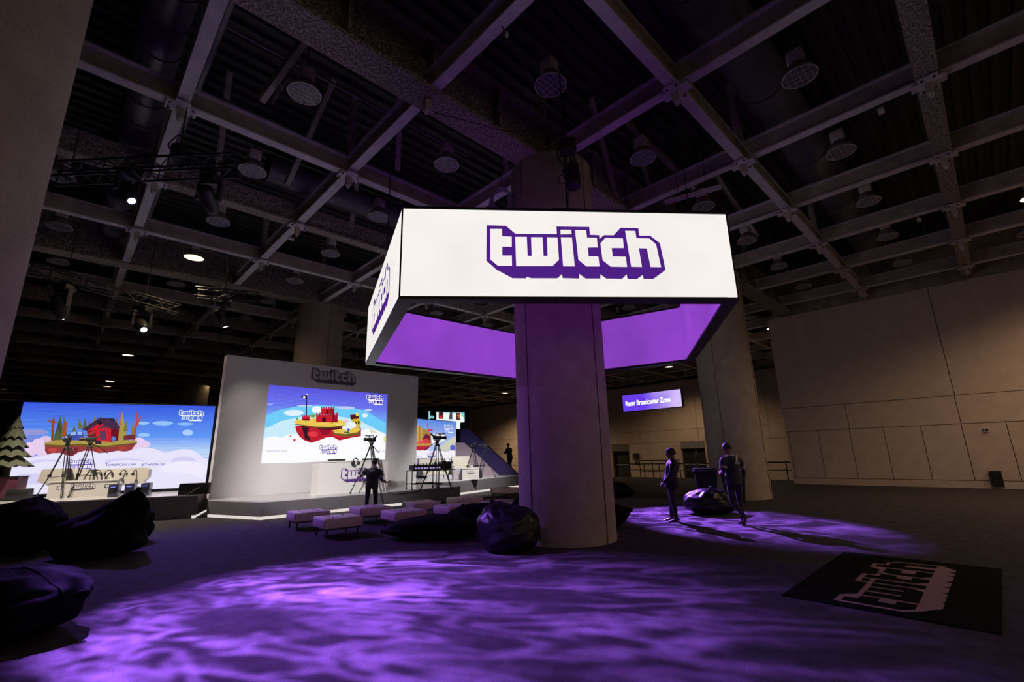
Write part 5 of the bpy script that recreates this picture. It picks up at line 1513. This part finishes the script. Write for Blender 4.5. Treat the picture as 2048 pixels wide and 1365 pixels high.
# ------------------------------------------------------------------ people
SKIN = {}
def person(label, pos, rz, s_, P, outfit, face=True):
    """P: joints in metres for a 1.75 m figure; x to the person's right, y the way they face, z up"""
    t = thing('person', label, 'person', pos, rz)
    t.scale = (s_ * outfit.get('bulk', 1.0), s_ * outfit.get('bulk', 1.0), s_)
    V = {k: Vector(v) for k, v in P.items()}
    lean = V.get('chest', Vector((0, 0, 1.25)))
    pel, wst, ch, nk, hd = V['pelvis'], V['waist'], V['chest'], V['neck'], V['head']
    mb = MB()
    def loft(rings, n=18):
        vs_ = []
        for c, rx, ry in rings:
            for i in range(n):
                a_ = 2 * pi * i / n
                vs_.append(Vector(c) + Vector((rx * cos(a_), ry * sin(a_), 0)))
        fs = [(j * n + i, j * n + (i + 1) % n, (j + 1) * n + (i + 1) % n, (j + 1) * n + i) for j in range(len(rings) - 1) for i in range(n)]
        fs.append(tuple(range(n - 1, -1, -1))); fs.append(tuple((len(rings) - 1) * n + k for k in range(n)))
        mb.add(vs_, fs, True)
    torso = [(pel + Vector((0, 0, -.10)), .12, .10), (pel + Vector((0, 0, -.04)), .168, .122), (pel + Vector((0, 0, .05)), .172, .125), (wst, .152, .110), (wst.lerp(ch, .5), .165, .118), (ch, .183, .128), (ch.lerp(nk, .5) + Vector((0, 0, .02)), .165, .105), (nk + Vector((0, 0, -.045)), .10, .075), (nk, .062, .062)]
    loft(torso)
    def limb(pts, rs, n=12):
        fine, fr = [], []
        for i in range(len(pts) - 1):
            for k in range(4):
                f_ = k / 4
                fine.append(pts[i].lerp(pts[i + 1], f_)); fr.append(rs[i] + (rs[i + 1] - rs[i]) * f_)
        fine.append(pts[-1]); fr.append(rs[-1])
        mb.path(fine, fr, n)
        for p, r in zip(pts, rs): mb.ball(p, r * .99, 12, 8)
    limb([nk + Vector((0, 0, -.04)), nk.lerp(hd, .55)], [.062, .056])
    # head: skull, jaw, nose, ears, brow
    hy = V.get('look', Vector((0, 1, 0))).normalized(); hx = hy.cross(Vector((0, 0, 1))).normalized(); hz = hx.cross(hy)
    HM = Matrix((hx, hy, hz)).transposed()
    mb.ball(hd + HM @ Vector((0, -.005, .025)), .1, 18, 14, (.76, .94, 1.0), HM)
    mb.ball(hd + HM @ Vector((0, .028, -.045)), .075, 16, 12, (.80, .88, 1.0), HM)
    mb.ball(hd + HM @ Vector((0, .062, -.095)), .03, 10, 8, (1.1, .8, .8), HM)
    mb.path([hd + HM @ Vector((0, .088, .02)), hd + HM @ Vector((0, .112, -.025)), hd + HM @ Vector((0, .092, -.032))], [.011, .017, .013], 8)
    for q in (-1, 1):
        mb.ball(hd + HM @ Vector((.078 * q, -.01, -.005)), .03, 10, 8, (.35, .7, 1.05), HM)
        mb.ball(hd + HM @ Vector((.033 * q, .083, .028)), .016, 8, 6, (1.5, .6, .6), HM)
    mb.ball(hd + HM @ Vector((0, .09, -.06)), .014, 8, 6, (1.9, .6, .5), HM)
    for q, sd in ((-1, 'l'), (1, 'r')):
        sh, el, wr = V['sh_' + sd], V['el_' + sd], V['wr_' + sd]
        limb([ch.lerp(sh, .55) + Vector((0, 0, .03)), sh, sh.lerp(el, .5), el, el.lerp(wr, .35), wr], [.075, .062, .052, .042, .042, .028])
        hp, kn, an = V['hip_' + sd], V['kn_' + sd], V['an_' + sd]
        limb([hp, hp.lerp(kn, .5), kn, kn.lerp(an, .35), an], [.092, .080, .058, .058, .042])
        # hand: palm, four fingers, thumb
        dr_ = (V['hand_' + sd] - wr).normalized()
        nm = V.get('palm_' + sd, Vector((-q, 0, 0))); nm = (nm - dr_ * nm.dot(dr_)).normalized()
        sdv = dr_.cross(nm).normalized()
        for i in (-1.2, -.4, .4, 1.2):
            mb.path([wr, wr + dr_ * .05 + sdv * (.016 * i), wr + dr_ * .095 + sdv * (.020 * i)], [.020, .017, .013], 8)
        for i, ln in ((-1.5, .92), (-.5, 1.0), (.5, .96), (1.5, .78)):
            a0 = wr + dr_ * .09 + sdv * (.0195 * i)
            a1 = a0 + (dr_ * .8 + nm * .55).normalized() * .038 * ln
            a2 = a1 + (dr_ * .25 + nm * .95).normalized() * .026 * ln
            a3 = a2 + (nm * .9 - dr_ * .35).normalized() * .02 * ln
            mb.path([a0, a1, a2, a3], [.0105, .010, .0095, .0085], 8)
        up_ = sdv * (1 if sdv.z > 0 else -1)
        b0_ = wr + dr_ * .03 + up_ * .022
        b1_ = b0_ + (dr_ * .7 + up_ * .6 + nm * .35).normalized() * .038
        mb.path([wr + dr_ * .015, b0_, b1_, b1_ + (dr_ * .6 + nm * .75).normalized() * .03], [.016, .015, .0115, .0095], 8)
    me = remeshed(mb, .0095, 5)
    me.materials.clear()
    for m_ in (outfit['skin'], outfit['shirt'], outfit['pants']): me.materials.append(m_)
    arms = [(V['el_' + sd], V['wr_' + sd], V['hand_' + sd], V['sh_' + sd]) for sd in 'lr']
    def seg(p, a, b):
        d = b - a; k_ = max(0, min(1, (p - a).dot(d) / d.length_squared)); return (p - (a + d * k_)).length
    zp = pel.z + .03
    for pl_ in me.polygons:
        c = pl_.center
        k_ = 1
        if c.z > nk.z - .005 and (c - hd).length < .3: k_ = 0
        else:
            dm = min(min(seg(c, e_, w_), seg(c, w_, w_ + (h_ - w_).normalized() * .2)) for e_, w_, h_, _ in arms)
            du = min(seg(c, s2, e_) for e_, w_, h_, s2 in arms)
            wrist = min((c - w_ - (h_ - w_).normalized() * .08).length for e_, w_, h_, _ in arms)
            if dm < .062 and dm < du - .006: k_ = 0 if (outfit.get('short') or wrist < .105) else 1
            elif c.z < zp: k_ = 2
        pl_.material_index = k_
    body = link('body', me, t)
    # hair
    hm = MB().use(outfit['hair'])
    n, m2 = 22, 12
    vs_ = []
    for j in range(m2 + 1):
        for i in range(n):
            th = 2 * pi * i / n
            ph = pi * (.57 + .13 * max(0, -sin(th)) - .10 * max(0, sin(th))) * j / m2
            d = Vector((sin(ph) * cos(th), sin(ph) * sin(th), cos(ph)))
            front = max(0, d.y)
            cut = 1.0
            r = .1 * outfit.get('hair_r', 1.09) * cut + .007 * noise.noise(d * 7) + .004 * noise.noise(d * 17)
            vs_.append(hd + HM @ (Vector((d.x * .79 * r, d.y * .97 * r - .006, d.z * 1.03 * r + .028))))
    fs = [(j * n + i, (j + 1) * n + i, (j + 1) * n + (i + 1) % n, j * n + (i + 1) % n) for j in range(m2) for i in range(n)]
    hm.add(vs_, fs, True); hm.build('hair', None, t)
    for q in (-1, 1):
        MB().use(mat('eye_dark', (.02, .015, .012), rough=.1)).ball(hd + HM @ Vector((.033 * q, .079, .014)), .011, 8, 6).build('eye', None, t)
    # shoes
    for sd in 'lr':
        an, toe = V['an_' + sd], V['toe_' + sd]
        d = toe - an; fl2 = Vector((d.x, d.y, 0)).normalized(); sv_ = Vector((-fl2.y, fl2.x, 0))
        heel = an - d.normalized() * .07; 
        sh_ = MB().use(outfit['shoes'])
        down = V.get('sole_' + sd, Vector((0, 0, -1))).normalized()
        rings = []
        n = 12
        path_ = [(heel, .030, .05), (an + d * .0, .042, .062), (an.lerp(toe, .5), .044, .045), (an.lerp(toe, .85), .046, .034), (toe + d.normalized() * .03, .028, .022)]
        vs_ = []
        for c, rw, rh in path_:
            c = c + down * (.045 - rh * .35 + .008)
            for i in range(n):
                a_ = 2 * pi * i / n
                vs_.append(c + sv_ * (rw * cos(a_)) + down * (rh * .55 * sin(a_)))
        fs = [(j * n + i, j * n + (i + 1) % n, (j + 1) * n + (i + 1) % n, (j + 1) * n + i) for j in range(len(path_) - 1) for i in range(n)]
        fs += [tuple(range(n - 1, -1, -1)), tuple((len(path_) - 1) * n + k for k in range(n))]
        sh_.add(vs_, fs, True); sh_.build('shoe', None, t)
    # shirt, jersey or jacket as a shell that ends at neckline, cuffs and hem
    g = outfit.get('gap', .016)
    hem = outfit.get('hem', .86)
    sl = MB()
    rings = []
    fl_ = outfit.get('flare', 1.0)
    hc = Vector((pel.x, pel.y + outfit.get('hem_y', 0), hem))
    for c, rx, ry in [(hc, .178 * fl_, .135 * fl_), (pel.lerp(wst, .5) + Vector((0, 0, .02)), .174 * (1 + (fl_ - 1) * .6), .130), (wst, .160, .118), (wst.lerp(ch, .5), .170, .124), (ch, .187, .133), (ch.lerp(nk, .42), .176, .116), (ch.lerp(nk, .70), .125, .095), (nk + Vector((0, 0, -.02)), .070, .068)]:
        rings.append((c, rx + g, ry + g))
    n = 30; vs_ = []
    for jr, (c, rx, ry) in enumerate(rings):
        for i in range(n):
            a_ = 2 * pi * i / n
            w = 1 + .022 * sin(a_ * 5 + jr) + .015 * noise.noise(Vector((cos(a_) * 2, sin(a_) * 2, jr * .6)))
            vs_.append(Vector(c) + Vector((rx * cos(a_) * w, ry * sin(a_) * w, 0)))
    fs = [(j * n + i, j * n + (i + 1) % n, (j + 1) * n + (i + 1) % n, (j + 1) * n + i) for j in range(len(rings) - 1) for i in range(n)]
    fs += [tuple(range(n - 1, -1, -1)), tuple((len(rings) - 1) * n + k for k in range(n))]
    sl.add(vs_, fs, True)
    for sd in 'lr':
        sh, el, wr = V['sh_' + sd], V['el_' + sd], V['wr_' + sd]
        if outfit.get('short'):
            pts = [ch.lerp(sh, .35) + Vector((0, 0, .02)), ch.lerp(sh, .8) + Vector((0, 0, .0)), sh.lerp(el, .12), sh.lerp(el, .45), sh.lerp(el, .78)]; rs = [.085, .082, .080, .078, .080]
        else:
            pts = [ch.lerp(sh, .35) + Vector((0, 0, .02)), ch.lerp(sh, .8), sh.lerp(el, .12), sh.lerp(el, .5), el, el.lerp(wr, .5), el.lerp(wr, .93)]; rs = [.085, .080, .078, .068, .062, .056, .047]
        sl.path(pts, rs, 14)
    gm = remeshed(sl, .013, 6)
    gm.materials.clear(); gm.materials.append(outfit['shirt'])
    garment = link(outfit['garment'], gm, t)
    for sd in 'lr':
        sh, el = V['sh_' + sd], V['el_' + sd]
        if outfit.get('stripes'):
            for f_ in (.60, .71):
                a_, b_ = sh.lerp(el, f_), sh.lerp(el, f_ + .045)
                MB().use(outfit['stripes']).tube(a_, b_, .082, 16, .082, caps=False).build('sleeve_stripe', None, garment)
    if outfit.get('stripes'):
        MB().use(outfit['stripes']).path([nk + Vector(((.072 + g) * cos(2 * pi * i / 20), (.072 + g) * sin(2 * pi * i / 20), -.012)) for i in range(20)], .009, 6, True).build('collar', None, garment)
    if outfit.get('word'):
        wd, sz, zz, xo = outfit['word']
        by = ch.y - .133 - g
        def fnb(x, y, d):
            X = xo - x
            dy = .133 + g
            k_ = max(0, 1 - (X / (.187 + g)) ** 2)
            return Vector((-X if False else X * -1 + 2 * xo * 0, ch.y - dy * sqrt(k_) * (1.02 if zz < 0 else 1.04) - .006, ch.z + zz + y))
        # seen from behind, letters run from the person's left to right
        def fnb2(x, y, d):
            X = xo + x
            k_ = max(0.05, 1 - (X / (.187 + g)) ** 2)
            tz = zz + y
            shrink = 1.0 - max(0, tz) * .9
            return Vector((X, ch.y - (.133 + g) * sqrt(k_) * shrink - .010, ch.z + tz))
        me = text_mesh(wd, sz, fnb2, 0, .003, 'CENTER')
        me.materials.clear(); me.materials.append(outfit['print']); link('back_lettering', me, garment)
        em = MB().use(outfit['print'])
        ez = zz + sz * 1.15
        if outfit.get('emblem') == 'figure':
            for poly in ([(-.02, .0), (.03, .03), (.045, .09), (.02, .13), (-.01, .10), (-.03, .05)], [(-.04, -.03), (-.005, -.01), (.0, .05), (-.035, .04)], [(.03, .06), (.07, .09), (.06, .11), (.03, .10)], [(.005, .125), (.035, .125), (.035, .155), (.005, .155)]):
                em.add([fnb2(x * .9, y * .9 + ez - zz, 0) for x, y in poly], [tuple(range(len(poly)))])
        else:
            poly = [(-.018, 0), (-.006, 0), (-.006, -.008), (.004, 0), (.018, .006), (.018, .036), (-.018, .036)]
            em.add([fnb2(x, y + ez - zz, 0) for x, y in poly], [tuple(range(len(poly)))])
        em.build('back_emblem', None, garment)
    return t
DARKSKIN = mat('skin_deep', (.10, .055, .038), rough=.5)
MIDSKIN = mat('skin_mid', (.30, .16, .11), rough=.5)
SUIT = mat('suit_cloth', (.014, .013, .015), rough=.8)
JERSEY = mat('jersey_cloth', (.014, .013, .020), rough=.7)
JEANS = mat('dark_trousers', (.016, .016, .022), rough=.8)
STRIPE = mat('white_trim', (.72, .70, .72), rough=.6)
PRINT = mat('white_jersey_print', (.62, .60, .58), rough=.6)
HAIR = mat('black_hair', (.010, .008, .008), rough=.6)
SHOE = mat('black_shoes', (.02, .018, .018), rough=.35)
SHOEB = mat('brown_shoes', (.07, .045, .035), rough=.6)
# security man in a suit, side on, looking to the left
mp = floor_at(1350, 1043)
person('person in a dark suit standing side-on on the rippling purple floor', (mp.x, mp.y, 0), radians(78), .99, dict(
    pelvis=(0, -.01, .96), waist=(0, -.01, 1.10), chest=(0, -.06, 1.32), neck=(0, -.085, 1.50), head=(0, -.055, 1.64), look=(0, 1, -.04),
    sh_l=(-.20, -.07, 1.40), sh_r=(.20, -.07, 1.40), el_l=(-.25, .0, 1.13), el_r=(.25, .0, 1.13), wr_l=(-.17, .17, .92), wr_r=(.16, .17, .90), hand_l=(-.10, .22, .84), hand_r=(.08, .22, .83), palm_l=(.6, -.6, 0), palm_r=(-.6, -.6, 0),
    hip_l=(-.095, .0, .93), hip_r=(.095, .0, .93), kn_l=(-.10, .0, .51), kn_r=(.10, .01, .51), an_l=(-.11, -.02, .085), an_r=(.11, .05, .085), toe_l=(-.12, .17, .04), toe_r=(.12, .23, .04)),
    dict(bulk=1.14, skin=DARKSKIN, shirt=SUIT, pants=SUIT, hair=HAIR, shoes=SHOE, garment='jacket', hem=.80, flare=1.14, hair_r=1.12, hem_y=-.02))
# staff member walking away
mp = floor_at(1480, 1050)
person('person in a black jersey marked STAFF walking away on the purple floor', (mp.x, mp.y, 0), radians(14), 1.045, dict(
    pelvis=(0, 0, .95), waist=(0, .01, 1.09), chest=(0, .02, 1.31), neck=(0, .035, 1.49), head=(-.015, .065, 1.625), look=(-.55, 1, -.45),
    sh_l=(-.205, .02, 1.385), sh_r=(.205, .02, 1.385), el_l=(-.27, -.03, 1.14), el_r=(.27, -.02, 1.13), wr_l=(-.19, .20, 1.08), wr_r=(.18, .20, 1.06), hand_l=(-.10, .30, 1.10), hand_r=(.08, .30, 1.08), palm_l=(.5, 0, .5), palm_r=(-.5, 0, .5),
    hip_l=(-.095, .0, .93), hip_r=(.095, .0, .93), kn_l=(-.08, .06, .50), kn_r=(.10, .03, .51), an_l=(-.03, -.22, .19), an_r=(.11, .02, .085), toe_l=(-.05, -.14, .03), toe_r=(.13, .20, .04), sole_l=(0, -.75, -.6)),
    dict(skin=MIDSKIN, shirt=JERSEY, pants=JEANS, hair=HAIR, shoes=SHOEB, garment='jersey', hem=.84, flare=1.02, short=True, stripes=STRIPE, print=PRINT, word=('STAFF', .055, -.02, .045), emblem='figure', hair_r=1.12))
# cameraman
mp = floor_at(741, 1035)
person('cameraman person in a black CREW jersey behind an ottoman facing the stage', (mp.x, mp.y, 0), radians(8), .955, dict(
    pelvis=(-.01, 0, .95), waist=(-.01, .01, 1.09), chest=(0, .015, 1.31), neck=(.02, .03, 1.49), head=(.045, .06, 1.625), look=(-.25, 1, .18),
    sh_l=(-.20, .02, 1.39), sh_r=(.21, .02, 1.375), el_l=(-.34, .10, 1.25), el_r=(.27, .02, 1.10), wr_l=(-.42, .24, 1.17), wr_r=(.42, .20, 1.00), hand_l=(-.45, .33, 1.18), hand_r=(.53, .28, 1.02), palm_l=(.6, 0, -.5), palm_r=(-.3, 0, .7),
    hip_l=(-.10, .0, .93), hip_r=(.09, .0, .93), kn_l=(-.13, .02, .51), kn_r=(.13, .02, .51), an_l=(-.14, -.02, .085), an_r=(.15, -.02, .085), toe_l=(-.17, .15, .04), toe_r=(.19, .14, .04)),
    dict(skin=MIDSKIN, shirt=JERSEY, pants=JEANS, hair=HAIR, shoes=SHOE, garment='jersey', hem=.84, flare=1.02, short=True, stripes=STRIPE, print=PRINT, word=('CREW', .055, .06, .0), emblem='mark', hair_r=1.08))
# figure on the stairs
person('distant person in dark clothes on the stairs behind the small stage', (-.30, 28.3, .62), radians(50), 1.0, dict(
    pelvis=(0, 0, .95), waist=(0, .02, 1.09), chest=(0, .05, 1.31), neck=(0, .075, 1.49), head=(0, .11, 1.62), look=(0, 1, -.3),
    sh_l=(-.20, .05, 1.39), sh_r=(.20, .05, 1.39), el_l=(-.26, .12, 1.15), el_r=(.26, .12, 1.15), wr_l=(-.12, .32, 1.18), wr_r=(.12, .32, 1.18), hand_l=(-.06, .38, 1.24), hand_r=(.06, .38, 1.24), palm_l=(.6, 0, 0), palm_r=(-.6, 0, 0),
    hip_l=(-.095, .0, .93), hip_r=(.095, .0, .93), kn_l=(-.10, .03, .51), kn_r=(.10, .03, .51), an_l=(-.11, -.03, .085), an_r=(.11, -.03, .085), toe_l=(-.12, .14, .04), toe_r=(.12, .14, .04)),
    dict(skin=MIDSKIN, shirt=SUIT, pants=SUIT, hair=HAIR, shoes=SHOE, garment='jacket', hem=.82, flare=1.05, hair_r=1.08))
